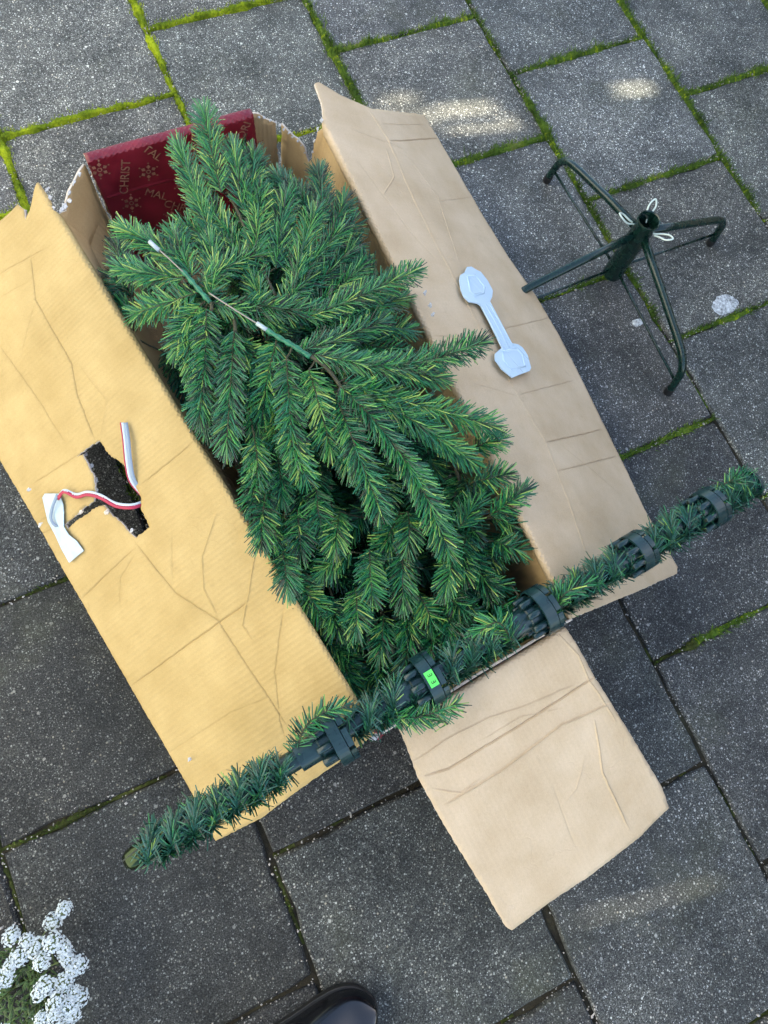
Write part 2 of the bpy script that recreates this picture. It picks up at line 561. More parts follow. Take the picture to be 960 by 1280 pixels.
for kind, x0, y0, x1, y1 in seams:
    L = math.hypot(x1 - x0, y1 - y0)
    d = Vector(((x1 - x0) / L, (y1 - y0) / L, 0)); q = Vector((-d.y, d.x, 0))
    st = 0.004
    n = int(L / st)
    prev = None
    for i in range(n + 1):
        p = Vector((x0, y0, 0)) + d * (i * st)
        lv = moss_level(kind, p.x, p.y)
        nz = noise.noise(p * 7) * 0.5 + 0.5
        nz2 = noise.noise(p * 33 + Vector((5, 1, 2))) * 0.5 + 0.5
        nz = 0.62 * nz + 0.38 * (noise.noise(p * 21 + Vector((3, 8, 1))) * 0.5 + 0.5)
        act = lv - (nz - 0.5) * 1.9 - 0.32
        wd = (0.0034 + 0.0080 * max(0, min(1, act * 1.5))) * (0.45 + 1.1 * nz2)
        top = -0.007 + 0.011 * max(0, min(1, act * 1.8)) * (0.5 + nz2)
        row = []
        off = (noise.noise(p * 19 + Vector((9, 9, 9)))) * 0.004
        for c in range(7):
            u = c / 6 * 2 - 1
            z = top * (1 - u * u) + (-0.010) * (u * u) if top < 0 else (top + 0.010) * (1 - abs(u) ** 2.4) - 0.008
            jit = noise.noise(Vector((p.x * 240, p.y * 240, c * 3.1))) * 0.0034
            row.append(p + q * (u * wd + off + jit) + Vector((0, 0, z + jit * 0.8)))
        cur = row if act > -0.25 else None
        if cur and prev:
            tgt = moss if (brightness(p.x, p.y) + noise.noise(p * 5) * 0.4) > 0.35 or blade_r.random() < 0.15 else grass
            if p.y < 0.28 + 0.15 * noise.noise(p * 9) and p.x < 0.9: tgt = dmoss
            vs = prev + cur
            tgt.add(vs, [(c, c + 1, 7 + c + 1, 7 + c) for c in range(6)])
        prev = cur
        # sprouting blades
        inview = -0.8 < p.x < 2.2 and -1.2 < p.y < 1.8
        if inview and act > 0.0:
            br = brightness(p.x, p.y)
            cnt = int(3 + 7 * act + blade_r.random())
            for _ in range(cnt):
                bp = p + q * blade_r.gauss(0, wd * 0.62) + d * blade_r.uniform(-st, st)
                bp.z = max(0.0, top) - 0.002
                if p.y < 0.25 and p.x < 0.9:
                    blade(dmoss if blade_r.random() < .8 else grass, bp, blade_r.uniform(0.002, 0.006), 0.0009, 0.003)
                elif br > 0.5:
                    blade(moss, bp, blade_r.uniform(0.003, 0.007), 0.0009, 0.005)
                else:
                    big = (nz2 > 0.55 and blade_r.random() < 0.5)
                    blade(grass, bp, blade_r.uniform(0.004, 0.010) * (1.9 if big else 1), blade_r.uniform(0.0007, 0.0013), blade_r.uniform(0.003, 0.014))
        # grit
        for _g in range(2 if inview and blade_r.random() < 0.30 else 0):
            gp = p + q * blade_r.gauss(0, 0.007) + d * blade_r.uniform(-.004, .004)
            s = blade_r.uniform(0.0008, 0.0024) * (1.8 if blade_r.random() < 0.06 else 1)
            R = Matrix.Rotation(blade_r.uniform(0, 6), 3, 'Z') @ Matrix.Rotation(blade_r.uniform(0, 3), 3, 'X')
            vs = [R @ Vector(v) * s for v in ((1, 0, 0), (-0.9, 0.1, 0), (0, 0.8, 0.1), (0.1, -0.9, 0), (0, 0, 0.7), (0, 0.1, -0.6))]
            grit.add([v + gp + Vector((0, 0, s * 0.4)) for v in vs], [(0, 2, 4), (2, 1, 4), (1, 3, 4), (3, 0, 4), (2, 0, 5), (1, 2, 5), (3, 1, 5), (0, 3, 5)])
for _ in range(260):
    gp = Vector((blade_r.uniform(-0.5, 2.0), blade_r.uniform(-1.0, 1.5), 0.0022)); s = blade_r.uniform(0.0008, 0.0022) * (2.0 if blade_r.random() < 0.05 else 1)
    R = Matrix.Rotation(blade_r.uniform(0, 6), 3, 'Z') @ Matrix.Rotation(blade_r.uniform(0, 3), 3, 'X')
    vs = [R @ Vector(v) * s for v in ((1, 0, 0), (-0.9, 0.1, 0), (0, 0.8, 0.1), (0.1, -0.9, 0), (0, 0, 0.7), (0, 0.1, -0.6))]
    grit.add([v + gp for v in vs], [(0, 2, 4), (2, 1, 4), (1, 3, 4), (3, 0, 4), (2, 0, 5), (1, 2, 5), (3, 1, 5), (0, 3, 5)])
tag(moss.build('moss', M_MOSS), 'bright yellow green moss filling the paver joints', 'moss', kind='stuff')
tag(grass.build('grass', M_GRASS), 'short green grass and weeds sprouting from the paver joints', 'grass', kind='stuff')
tag(dmoss.build('dark_moss', M_DMOSS), 'dull olive moss in the darker joints of the lower half', 'moss', kind='stuff')
tag(grit.build('grit', M_GRIT), 'pale grit and crumbs scattered along the paver joints', 'grit', kind='stuff')


def blob(name, c, rx, ry, h, seed, material):
    r = random.Random(seed)
    m_ = MB(); n = 26
    vs = [(0, 0, h)]
    for ri, (s, z) in enumerate(((0.35, 0.95), (0.65, 0.8), (0.88, 0.5), (1.0, 0.0))):
        for k in range(n):
            a = 2 * math.pi * k / n
            q = 1 + 0.22 * noise.noise(Vector((math.cos(a) * 1.5, math.sin(a) * 1.5, seed * 3.7)))+ r.uniform(-0.06, 0.06)
            vs.append((math.cos(a) * rx * s * q, math.sin(a) * ry * s * q, h * z + r.uniform(-0.0004, 0.0004) * (ri < 3)))
    fs = [(0, 1 + k, 1 + (k + 1) % n) for k in range(n)]
    for ri in range(3):
        for k in range(n):
            k2 = (k + 1) % n
            fs.append((1 + ri * n + k, 1 + (ri + 1) * n + k, 1 + (ri + 1) * n + k2, 1 + ri * n + k2))
    m_.add(vs, fs)
    return put(name, m_.mesh(True), material, pavement, c)


blob('lime_stain', at(905, 382, 0.001), 0.037, 0.028, 0.0025, 1, M_STAIN)
blob('lime_stain', at(797, 403, 0.001), 0.014, 0.010, 0.004, 2, M_STAIN)

# ------------------------------------------------------------------ unseen bounce wall and sun-blocking board screen, added to shape the light
SB = Vector((-SUN_AZ.y, SUN_AZ.x, 0))
bounce_wall = empty('bounce_wall', SUN_AZ * -2.9, 'unseen pale wall added to bounce sunlight onto the patio', 'bounce_wall')
ang = math.atan2(SB.y, SB.x)
RW = Matrix.Rotation(ang, 3, 'Z')
mb = MB(); mb.box(SUN_AZ * -3.05 + SB * 0.3 + Vector((0, 0, 2.6)), (9.0, 0.3, 5.3), RW)
mb.build('wall', M_WALL, bounce_wall)
mb = MB(); mb.box(SUN_AZ * -2.885 + SB * 0.3 + Vector((0, 0, 0.12)), (9.0, 0.03, 0.32), RW)
mb.build('plinth', plain('grey_plinth', (0.2, 0.2, 0.2), 0.9, nscale=9), bounce_wall)

FD = 2.9
FH = 2.3
blocker = empty('sun_blocker', SUN_AZ * FD, 'unseen tall board screen added to shade the patio, gapped for sun patches', 'blocker')
BW = 0.135
tanE = math.tan(SUN_EL)


def sun_gap_for(x, y, half_a, half_b):
    p = Vector((x, y, 0)); a = p.dot(SUN_AZ); b_ = p.dot(SB)
    z = (FD - a) * tanE
    return b_, z, half_b, half_a * tanE


holes = [sun_gap_for(0.95, 0.925, 0.17, 0.034), sun_gap_for(1.05, 0.866, 0.10, 0.024), sun_gap_for(0.89, 0.988, 0.05, 0.026), sun_gap_for(0.80, 0.880, 0.04, 0.012), sun_gap_for(1.479, 0.836, 0.06, 0.026), sun_gap_for(0.565, -0.77, 0.14, 0.0055)]  # gaps placed in the added screen so sun throws bright patches on the paving
bounds = []
b0 = -2.6
while b0 < 3.3:
    bounds.append(b0); b0 += BW
cuts = []
for hb, hz, wb, wz in holes:
    cuts += [(hb - wb, hb + wb, hz - wz, hz + wz)]
edges = sorted(set([round(x, 4) for x in bounds] + [round(c, 4) for cu in cuts for c in cu[:2]]))
# drop ordinary board edges that fall inside a narrow gap
cut_e = [round(c, 4) for cu in cuts for c in cu[:2]]
edges = [e for e in edges if e in cut_e or not any(cu[0] + 1e-4 < e < cu[1] - 1e-4 for cu in cuts)]
fr = random.Random(5)
for i in range(len(edges) - 1):
    e0, e1 = edges[i], edges[i + 1]
    mid_ = (e0 + e1) / 2
    spans = [(0.0, FH + fr.uniform(-0.01, 0.01))]
    for cu in sorted(cuts, key=lambda q: q[2]):
        if cu[0] <= mid_ <= cu[1]:
            top_ = spans.pop()
            spans += [(top_[0], cu[2]), (cu[3], top_[1])]
    for z0, z1 in spans:
        mb = MB()
        c = SUN_AZ * (FD + (0.012 if i % 2 else 0.0)) + SB * mid_
        mb.box(c + Vector((0, 0, (z0 + z1) / 2)), (e1 - e0 + 0.004, 0.018, z1 - z0), RW)
        mb.build('board', M_WOOD, blocker, c)
for z in (0.35, 2.1):
    mb = MB(); mb.box(SUN_AZ * (FD + 0.06) + SB * 0.35 + Vector((0, 0, z)), (5.95, 0.05, 0.09), RW)
    mb.build('rail', M_WOOD, blocker)
for b_ in (-2.5, -1.4, 0.2, 1.8, 3.2):
    mb = MB(); mb.box(SUN_AZ * (FD + 0.14) + SB * b_ + Vector((0, 0, 1.15)), (0.09, 0.09, 2.4), RW)
    mb.build('post', M_WOOD, blocker)

# ------------------------------------------------------------------ cardboard box
def inside(p, poly):
    x, y = p; c = False; j = len(poly) - 1
    for i in range(len(poly)):
        xi, yi = poly[i]; xj, yj = poly[j]
        if (yi > y) != (yj > y) and x < (xj - xi) * (y - yi) / (yj - yi) + xi: c = not c
        j = i
    return c


def seg_dist(p, a, b):
    ax, ay = a; bx_, by_ = b; px, py = p
    dx, dy = bx_ - ax, by_ - ay
    l = dx * dx + dy * dy
    t = 0 if l == 0 else max(0, min(1, ((px - ax) * dx + (py - ay) * dy) / l))
    return math.hypot(px - ax - t * dx, py - ay - t * dy)


def subdivide(poly, step, jit=0.0, r=None, closed=True):
    out = []
    n = len(poly)
    for i in range(n if closed else n - 1):
        a, b = poly[i], poly[(i + 1) % n]
        l = math.hypot(b[0] - a[0], b[1] - a[1])
        k = max(1, int(l / step))
        nx, ny = (b[1] - a[1]) / max(l, 1e-9), -(b[0] - a[0]) / max(l, 1e-9)
        for q in range(k):
            f = q / k
            j = r.uniform(-jit, jit) if (r and q) else 0
            out.append((a[0] + (b[0] - a[0]) * f + nx * j, a[1] + (b[1] - a[1]) * f + ny * j))
    if not closed: out.append(poly[-1])
    return out


def panel(name, parent, outline, mapf, mats, res=0.008, holes=(), creases=(), wav=0.0015, thick=0.004, jit=0.0006, hole_jit=0.0012, flip=False, seed=1, sided=True):
    """a sheet of corrugated board cut to an outline, with dents along its creases; (s, t) are metres on the sheet"""
    r = random.Random(seed)
    ob = subdivide(outline, res * 0.8, jit, r)
    hs = [subdivide(h, res * 0.5, hole_jit, r) for h in holes]
    pts = list(ob); edges_ = [(i, (i + 1) % len(ob)) for i in range(len(ob))]
    for h in hs:
        b = len(pts); pts += h
        edges_ += [(b + i, b + (i + 1) % len(h)) for i in range(len(h))]
    bnd = list(pts)
    s0, s1 = min(p[0] for p in ob), max(p[0] for p in ob)
    t0, t1 = min(p[1] for p in ob), max(p[1] for p in ob)
    cell = {}
    for p in bnd: cell.setdefault((int(p[0] // res), int(p[1] // res)), []).append(p)

    def near(p, d):
        ci, cj = int(p[0] // res), int(p[1] // res)
        for i in (-1, 0, 1):
            for j in (-1, 0, 1):
                for q in cell.get((ci + i, cj + j), ()):
                    if math.hypot(q[0] - p[0], q[1] - p[1]) < d: return True
        return False
    def try_add(p, d):
        if s0 < p[0] < s1 and t0 < p[1] < t1 and inside(p, ob) and not any(inside(p, h) for h in hs) and not near(p, d):
            pts.append(p); cell.setdefault((int(p[0] // res), int(p[1] // res)), []).append(p)
    for pl, dep, wd in creases:
        q = subdivide(pl, res * 0.6, 0, None, False); last = [None, None, None]
        for i in range(len(q)):
            a, b = q[max(0, i - 1)], q[min(len(q) - 1, i + 1)]
            l = max(1e-9, math.hypot(b[0] - a[0], b[1] - a[1])); nx, ny = -(b[1] - a[1]) / l, (b[0] - a[0]) / l
            for o_ in (0, wd, -wd):
                m0 = len(pts)
                try_add((q[i][0] + nx * o_, q[i][1] + ny * o_), res * 0.24)
                k_ = 0 if o_ == 0 else (1 if o_ > 0 else 2)
                if len(pts) > m0:
                    if last[k_] is not None and last[k_][1] == i - 1: edges_.append((last[k_][0], m0))
                    last[k_] = (m0, i)
    s = s0 + res * 0.5; row = 0
    while s < s1:
        t = t0 + res * (0.5 if row % 2 else 0.0)
        while t < t1:
            p = (s + r.uniform(-1, 1) * res * 0.12, t + r.uniform(-1, 1) * res * 0.12)
            if inside(p, ob) and not any(inside(p, h) for h in hs) and not near(p, res * 0.55):
                pts.append(p)
            t += res
        s += res * 0.87; row += 1
    vo, eo, fo, *_ = delaunay_2d_cdt([Vector(p) for p in pts], edges_, [], 0, 1e-7)
    v2 = [(v.x, v.y) for v in vo]
    faces = []
    for f in fo:
        c = (sum(v2[i][0] for i in f) / len(f), sum(v2[i][1] for i in f) / len(f))
        if inside(c, ob) and not any(inside(c, h) for h in hs):
            faces.append(tuple(reversed(f)) if flip else tuple(f))
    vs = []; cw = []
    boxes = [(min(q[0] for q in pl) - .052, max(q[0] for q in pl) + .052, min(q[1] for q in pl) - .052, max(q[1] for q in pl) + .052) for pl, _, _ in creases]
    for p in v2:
        fold_dark = 0.0
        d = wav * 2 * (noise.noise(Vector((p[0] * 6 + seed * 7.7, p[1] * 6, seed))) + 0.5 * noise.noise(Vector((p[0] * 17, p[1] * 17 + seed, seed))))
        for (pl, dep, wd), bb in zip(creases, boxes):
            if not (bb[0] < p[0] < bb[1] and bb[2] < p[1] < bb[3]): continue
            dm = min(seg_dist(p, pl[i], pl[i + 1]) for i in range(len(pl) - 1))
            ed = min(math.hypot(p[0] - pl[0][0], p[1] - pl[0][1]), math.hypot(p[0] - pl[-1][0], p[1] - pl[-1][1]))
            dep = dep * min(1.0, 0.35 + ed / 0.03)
            fold_dark = max(fold_dark, max(0.0, 1 - dm / (wd * 1.3)) * min(1.0, abs(dep) / 0.0026))
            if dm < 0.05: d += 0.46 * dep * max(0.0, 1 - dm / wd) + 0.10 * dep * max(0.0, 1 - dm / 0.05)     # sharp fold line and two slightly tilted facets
        vs.append(mapf(p[0], p[1], d)); cw.append(fold_dark)
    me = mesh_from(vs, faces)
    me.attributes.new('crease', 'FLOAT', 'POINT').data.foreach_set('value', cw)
    uvl = me.uv_layers.new(name='UVMap')
    for lp in me.loops:
        uvl.data[lp.index].uv = v2[lp.vertex_index]
    o = put(name, me, mats, parent, smooth=True)
    if creases: autosmooth(o, 13)
    so = o.modifiers.new('thickness', 'SOLIDIFY')
    so.thickness = thick; so.offset = -1
    if sided:
        so.material_offset = 1; so.material_offset_rim = 2
    return o


HB = 0.27
BNL = Vector((0.2335, -0.288, 0)); BNR = Vector((0.585, -0.260, 0))
BFL = Vector((0.160, 0.790, 0)); BFR = Vector((0.515, 0.803, 0))
box = empty('cardboard_box', (BNL + BNR + BFL + BFR) / 4, 'torn open brown cardboard box holding the green fir branches', 'box')
CARD = [M_CARD_IN, M_RED, M_TORN]
# bottom
mb = MB()
mb.add([BNL + Vector((0, 0, .004)), BNR + Vector((0, 0, .004)), BFR + Vector((0, 0, .004)), BFL + Vector((0, 0, .004))], [(0, 1, 2, 3)])
mb.add([BNL + Vector((0, 0, .001)), BNR + Vector((0, 0, .001)), BFR + Vector((0, 0, .001)), BFL + Vector((0, 0, .001))], [(3, 2, 1, 0)])
mb.build('bottom_panel', M_CARD_IN, box)
RNL = at(470, 918, HB); RLF = at(71, 270, HB); RNR = at(716, 772, HB); RRF = at(408, 158, HB)


def wall_map(base, rim):
    """ruled sheet between a base line and a rim polyline, both given as [(s, point)]"""
    def ev(L, s):
        for (a, pa), (b, pb) in zip(L, L[1:]):
            if s <= b: return pa.lerp(pb, (s - a) / (b - a))
        return L[-1][1]

    def f(s, t, d):
        p0 = ev(base, s); p1 = ev(rim, s)
        p = p0.lerp(p1, t / HB)
        e = 0.01
        ds = ev(rim, min(s + e, base[-1][0])) - ev(rim, max(s - e, 0))
        n = ds.cross(p1 - p0).normalized()
        return p + n * d
    return f


LW = (BFL - BNL).length
sf = (RLF - RNL).length / LW * LW * 1.005
FLT = at(108, 206, HB)
left_base = [(0, BNL + Vector((0, 0, .005))), (LW, BFL + Vector((0, 0, .005)))]
left_rim = [(0, RNL), (sf, RLF), (LW, Vector((BFL.x - 0.003, BFL.y, HB)))]
panel('side_wall', box, [(0, 0), (LW, 0), (LW, .264), (1.068, .268), (1.055, .267), (1.038, .268), (1.026, .262), (1.018, .254), (1.010, .264), (sf, HB - .006), (sf * 0.5, HB - .006), (0, HB - .006)],
      wall_map(left_base, left_rim), CARD, 0.012, creases=[([(sf - .12, .2), (sf + .05, .16)], -0.006, 0.012), ([(0.2, 0.15), (0.6, 0.2)], 0.004, 0.02)], wav=0.002, jit=0.0015, seed=3)
RW_ = (BFR - BNR).length
rf = (RRF - RNR).length
right_base = [(0, BNR + Vector((0, 0, .005))), (RW_, BFR + Vector((0, 0, .005)))]
right_rim = [(0, RNR), (rf, RRF), (RW_, Vector((BFR.x + 0.012, BFR.y, HB)))]
panel('side_wall', box, [(0, 0), (RW_, 0), (RW_, .222), (1.04, .210), (1.03, .211), (1.015, .203), (1.002, .178), (.996, .19), (.999, .224), (.997, .25), (rf, HB - .004), (rf * 0.5, HB - .006), (0, HB - .006)],
      wall_map(right_base, right_rim), CARD, 0.012, creases=[([(0.62, 0.27), (0.70, 0.12)], -0.006, 0.010), ([(0.86, 0.27), (0.84, 0.1)], -0.004, 0.008), ([(0.78, 0.27), (0.76, 0.1)], -0.003, 0.006)], wav=0.002, jit=0.0015, flip=True, seed=4)
NW = (BNR - BNL).length
panel('end_wall', box, [(0, 0), (NW, 0), (NW, HB - .006), (0, HB - .006)],
      wall_map([(0, BNL + Vector((0, 0, .005))), (NW, BNR + Vector((0, 0, .005)))], [(0, RNL), (NW, RNR)]), CARD, 0.014, flip=True, seed=5)
FW = (BFR - BFL).length
far_rim = [(0, Vector((BFL.x, BFL.y, HB))), (FW, Vector((BFR.x, BFR.y, HB)))]
panel('end_wall', box, [(0, 0), (FW, 0), (FW, .226), (.345, .236), (.332, .248), (.316, .262), (.306, .262), (0, HB - .006)],
      wall_map([(0, BFL + Vector((0, 0, .005))), (FW, BFR + Vector((0, 0, .005)))], far_rim), CARD, 0.010, jit=0.002, seed=6)

# red printed flap of the far end, folded down inside the box
a0 = at(108, 201, HB + 0.004); a1 = at(316, 144, HB + 0.004)
red_in = Vector((0, -1, 0))
RFW = (a1 - a0).length
RFL = 0.25
ex = (a1 - a0).normalized()


def red_map(s, t, d):
    """t runs down from the fold; lower half swings further into the box"""
    if t < 0:                                   # over the top edge and down the outside
        q = -t
        a_ = min(1.0, q / 0.018) * math.pi
        y_ = 0.006 - 0.010 * math.cos(a_)
        z = HB + 0.0045 * math.sin(a_) - max(0, q - 0.018) + 0.001
        return Vector((a0.x, a0.y, 0)) + Vector((ex.x, ex.y, 0)) * s + Vector((0, y_, z + 0.003))
    off = 0.004 + 0.07 * t + (0.10 * max(0, t - 0.085))
    z = HB + 0.004 - t * 0.97
    return a0 + ex * s + Vector((0, -off, 0)) + Vector((0, 0, z - a0.z)) + Vector((0, -d, 0))


redf = panel('printed_flap', box, [(0.0, -0.05), (RFW, -0.05), (RFW, 0.0), (RFW - 0.002, RFL), (0.004, RFL), (0, 0)], red_map, [M_RED, M_CARD_IN, M_TORN], 0.006,
             creases=[([(0, 0.083), (RFW, 0.088)], 0.003, 0.004)], wav=0.001, flip=True, seed=8)


def text_mesh(body, size, ext=0.0004):
    cu = bpy.data.curves.new('text', 'FONT')
    cu.body = body; cu.size = size; cu.extrude = ext
    cu.align_x = 'CENTER'; cu.align_y = 'CENTER'; cu.resolution_u = 3
    o = bpy.data.objects.new('text', cu); C.objects.link(o)
    dg = bpy.context.evaluated_depsgraph_get()
    me = bpy.data.meshes.new_from_object(o.evaluated_get(dg))
    bpy.data.objects.remove(o)
    return me


def print_on(me, fn, name, material, parent):
    for v in me.vertices:
        v.co = fn(v.co.x, v.co.y, v.co.z)
    return put(name, me, material, parent)


def flower_motif(R):
    m_ = MB()
    for k in range(6):
        a = k * math.pi / 3
        u = Vector((math.cos(a), math.sin(a), 0)); q = Vector((-u.y, u.x, 0))
        for (r0, r1, wd) in ((0.30, 0.72, 0.20), (0.78, 0.98, 0.10)):
            pts = [u * R * r0, u * R * (r0 + r1) / 2 + q * R * wd, u * R * r1, u * R * (r0 + r1) / 2 - q * R * wd]
            m_.add(pts, [(0, 3, 2, 1)])
        m_.add([u * R * .40, u * R * .52 + q * R * .09, u * R * .64, u * R * .52 - q * R * .09], [], 0)
    n = 10
    for k in range(n):
        a, b_ = 2 * math.pi * k / n, 2 * math.pi * (k + 1) / n
        m_.add([Vector((math.cos(x), math.sin(x), 0)) * R * rr for x in (a, b_) for rr in (.13, .22)], [(0, 1, 3, 2)])
    return m_.mesh()


def red_print(cx, cy, rot):
    ca, sa = math.cos(rot), math.sin(rot)
    return lambda x, y, z: red_map(cx + x * ca - y * sa, cy - (x * sa + y * ca), 0.0012 + z)


for body, px, py, rot in (('CHRIST', 0.052, 0.050, 1.22), ('TAL', 0.112, 0.016, -0.95), ('CHRIST', 0.185, 0.035, 1.22), ('MAL', 0.095, 0.105, -0.6),
                          ('CHRIST', 0.20, 0.118, 1.22), ('ORI', 0.285, 0.022, 1.0), ('CHRIST', 0.135, 0.150, -0.6)):
    print_on(text_mesh(body, 0.0225, 0.0002), red_print(px, py, rot), 'printed_word', M_PRINT, redf)
for px, py in ((0.095, 0.052), (0.046, 0.108), (0.150, 0.098), (0.225, 0.040), (0.300, 0.060), (0.11, 0.165), (0.015, 0.02), (0.16, 0.008)):
    print_on(flower_motif(0.021), red_print(px, py, 0.3), 'printed_flower', M_PRINT, redf)


# --- flaps
def plane_panel(pa, pb, pc):
    """frame of a flat flap: pa-pb along the fold, pc on the outer edge"""
    es = (pb - pa).normalized()
    et = (pc - pa); et = (et - es * et.dot(es)).normalized()
    n = es.cross(et)
    if n.z < 0: n = -n
    st = lambda px, py: ((on_plane(px, py, pa, n) - pa).dot(es), (on_plane(px, py, pa, n) - pa).dot(et))
    return es, et, n, st


# left flap
lA = RNL + Vector((0, 0, 0.002)); lB = RLF + Vector((0, 0, 0.002))
es, et, ln, lst = plane_panel(lA, lB, at(268, 1050, 0.10))
LFRAME = (lA, es, et, ln, lst)
WL = lst(268, 1050)[1]


def flap_map(o_, es_, et_, n_, wallf, bend=0.0, t_b=0.15, width=0.34):
    """flat flap with a rounded fold; t < 0 is the lip that turns down into the wall of the box"""
    RF = 0.007
    def f(s, t, d):
        k = (t / t_b) if t < t_b else (width - t) / (width - t_b)
        tt = max(t, 0.0)
        p = o_ + es_ * s + et_ * tt + n_ * ((d if t > 0.004 else d * 0.4) + bend * max(0, k))
        if t < RF:
            w_top = wallf(s, HB - 0.0, 0.0); w_low = wallf(s, HB - 0.02, 0.0)
            dn = (w_low - w_top).normalized()
            inn = -(et_ - dn * et_.dot(dn)).normalized()
            if t < 0:
                corner = o_ + es_ * s
                return corner + inn * (0.0035 * min(1, -t / 0.005)) + dn * (-t) - n_ * 0.0012
            p = p - n_ * 0.0012 * (1 - t / RF)
        return p
    return f


def lip(outline, a, b, depth=0.016):
    """push the outline points a..b (on the fold) down into the box"""
    return [(q[0], -depth) if a <= i <= b else q for i, q in enumerate(outline)]


def cr(stf, pts, dep, wd):
    pl = subdivide([stf(*p) for p in pts], 0.012, 0, None, False)
    n_ = len(pl)
    pl = [(x + 0.0011 * noise.noise(Vector((x * 70, y * 70, 1.3))), y + 0.0011 * noise.noise(Vector((x * 70, y * 70, 7.7)))) for x, y in pl]
    return (pl, dep, 0.0014 + wd * 0.16)


out_l = [(468, 916), (442, 870), (160, 405), (71, 270), (66, 262), (62, 250), (60, 236), (52, 222), (47, 220), (44, 232), (38, 264), (33, 275), (31, 262), (23, 256), (12, 268), (0, 279), (-60, 322), (-150, 318), (-80, 440), (0, 575), (120, 783), (240, 992), (264, 1042), (270, 1051), (330, 1020), (380, 982), (430, 948)]
hole_l = [(128, 551), (139, 568), (155, 579), (165, 589), (169, 602), (178, 620), (179, 637), (190, 659), (172, 672), (163, 664), (155, 654), (142, 643), (132, 631), (122, 634), (110, 643), (98, 650), (86, 661), (82, 655), (96, 644), (108, 634), (120, 627), (122, 614), (121, 596), (112, 578), (107, 568), (99, 571), (110, 562)]
cre_l = [cr(lst, [(40, 320), (47, 375), (75, 425), (92, 455), (100, 495), (122, 550)], -0.0028, 0.004),
         cr(lst, [(0, 430), (50, 500), (85, 555)], -0.0020, 0.004),
         cr(lst, [(47, 375), (30, 445)], -0.0014, 0.004),
         cr(lst, [(100, 455), (135, 500), (130, 545)], 0.0012, 0.004),
         cr(lst, [(178, 606), (210, 580), (242, 552)], -0.0032, 0.006),
         cr(lst, [(100, 750), (170, 685)], -0.0030, 0.006),
         cr(lst, [(165, 857), (277, 777), (312, 752)], -0.0034, 0.005),
         cr(lst, [(110, 640), (42, 672)], -0.0020, 0.005),
         cr(lst, [(99, 570), (40, 606)], -0.0022, 0.005),
         cr(lst, [(172, 680), (222, 740), (275, 775), (310, 830), (360, 905)], -0.0030, 0.004),
         cr(lst, [(272, 640), (255, 695), (257, 735), (275, 772)], 0.0022, 0.005),
         cr(lst, [(320, 685), (312, 740), (305, 780), (318, 800)], 0.0022, 0.005),
         cr(lst, [(355, 760), (345, 840), (352, 900), (360, 925)], -0.0022, 0.004),
         cr(lst, [(217, 667), (219, 735)], -0.0016, 0.004),
         cr(lst, [(172, 690), (152, 722), (150, 760)], -0.0016, 0.004),
         cr(lst, [(205, 945), (290, 890), (345, 868)], -0.0014, 0.006),
         cr(lst, [(30, 660), (75, 640)], -0.0016, 0.005), cr(lst, [(0, 345), (60, 310)], -0.002, 0.004), cr(lst, [(0, 375), (40, 352)], -0.0012, 0.004)]
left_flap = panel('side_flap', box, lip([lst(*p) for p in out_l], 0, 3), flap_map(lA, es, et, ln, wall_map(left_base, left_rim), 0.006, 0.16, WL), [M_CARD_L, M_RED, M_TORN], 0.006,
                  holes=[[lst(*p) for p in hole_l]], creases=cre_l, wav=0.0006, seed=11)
left_flap['label'] = 'brown flap with warm light painted golden and a torn hole'

# right flap
rA = RNR + Vector((0, 0, 0.002)); rB = RRF + Vector((0, 0, 0.002))
es_r, et_r, rn, rst = plane_panel(rA, rB, at(846, 712, 0.10))
WR = rst(846, 712)[1]
out_r = [(712, 774), (716, 768), (694, 709), (663, 636), (548, 421), (505, 331), (462, 247), (435, 198), (410, 160), (400, 156), (404, 146), (402, 130), (397, 116), (393, 105), (398, 104), (425, 122), (448, 134), (462, 141), (530, 144), (547, 172), (575, 220), (604, 270), (635, 320), (670, 370), (697, 415), (730, 480), (760, 540), (784, 590), (806, 637), (830, 680), (847, 709), (846, 717), (790, 742)]
cre_r = [cr(rst, [(458, 142), (482, 180), (515, 255), (548, 320), (600, 420), (640, 490), (677, 555), (705, 625), (728, 690)], 0.0030, 0.004),
         cr(rst, [(485, 181), (548, 173)], -0.0045, 0.004), cr(rst, [(475, 160), (530, 157)], -0.002, 0.004),
         cr(rst, [(677, 556), (752, 537)], -0.0042, 0.004), cr(rst, [(692, 592), (772, 570)], -0.0032, 0.004),
         cr(rst, [(605, 420), (690, 396)], -0.0026, 0.005), cr(rst, [(645, 497), (716, 476)], -0.0026, 0.005),
         cr(rst, [(545, 255), (625, 240)], -0.0016, 0.004), cr(rst, [(440, 165), (500, 190), (545, 250), (570, 330)], 0.0018, 0.004),
         cr(rst, [(445, 200), (510, 290), (545, 330)], -0.0014, 0.004), cr(rst, [(480, 190), (490, 225), (478, 245)], 0.002, 0.004),
         cr(rst, [(540, 420), (605, 425)], -0.002, 0.005), cr(rst, [(590, 480), (650, 500)], -0.0014, 0.006), cr(rst, [(700, 560), (740, 590), (775, 620)], -0.0014, 0.003)]
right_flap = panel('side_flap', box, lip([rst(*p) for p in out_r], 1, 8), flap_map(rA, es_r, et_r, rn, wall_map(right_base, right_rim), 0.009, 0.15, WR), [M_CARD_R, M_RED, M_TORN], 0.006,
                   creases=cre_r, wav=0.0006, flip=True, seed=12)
right_flap['label'] = 'pale tan flap carrying the blue plastic handle'

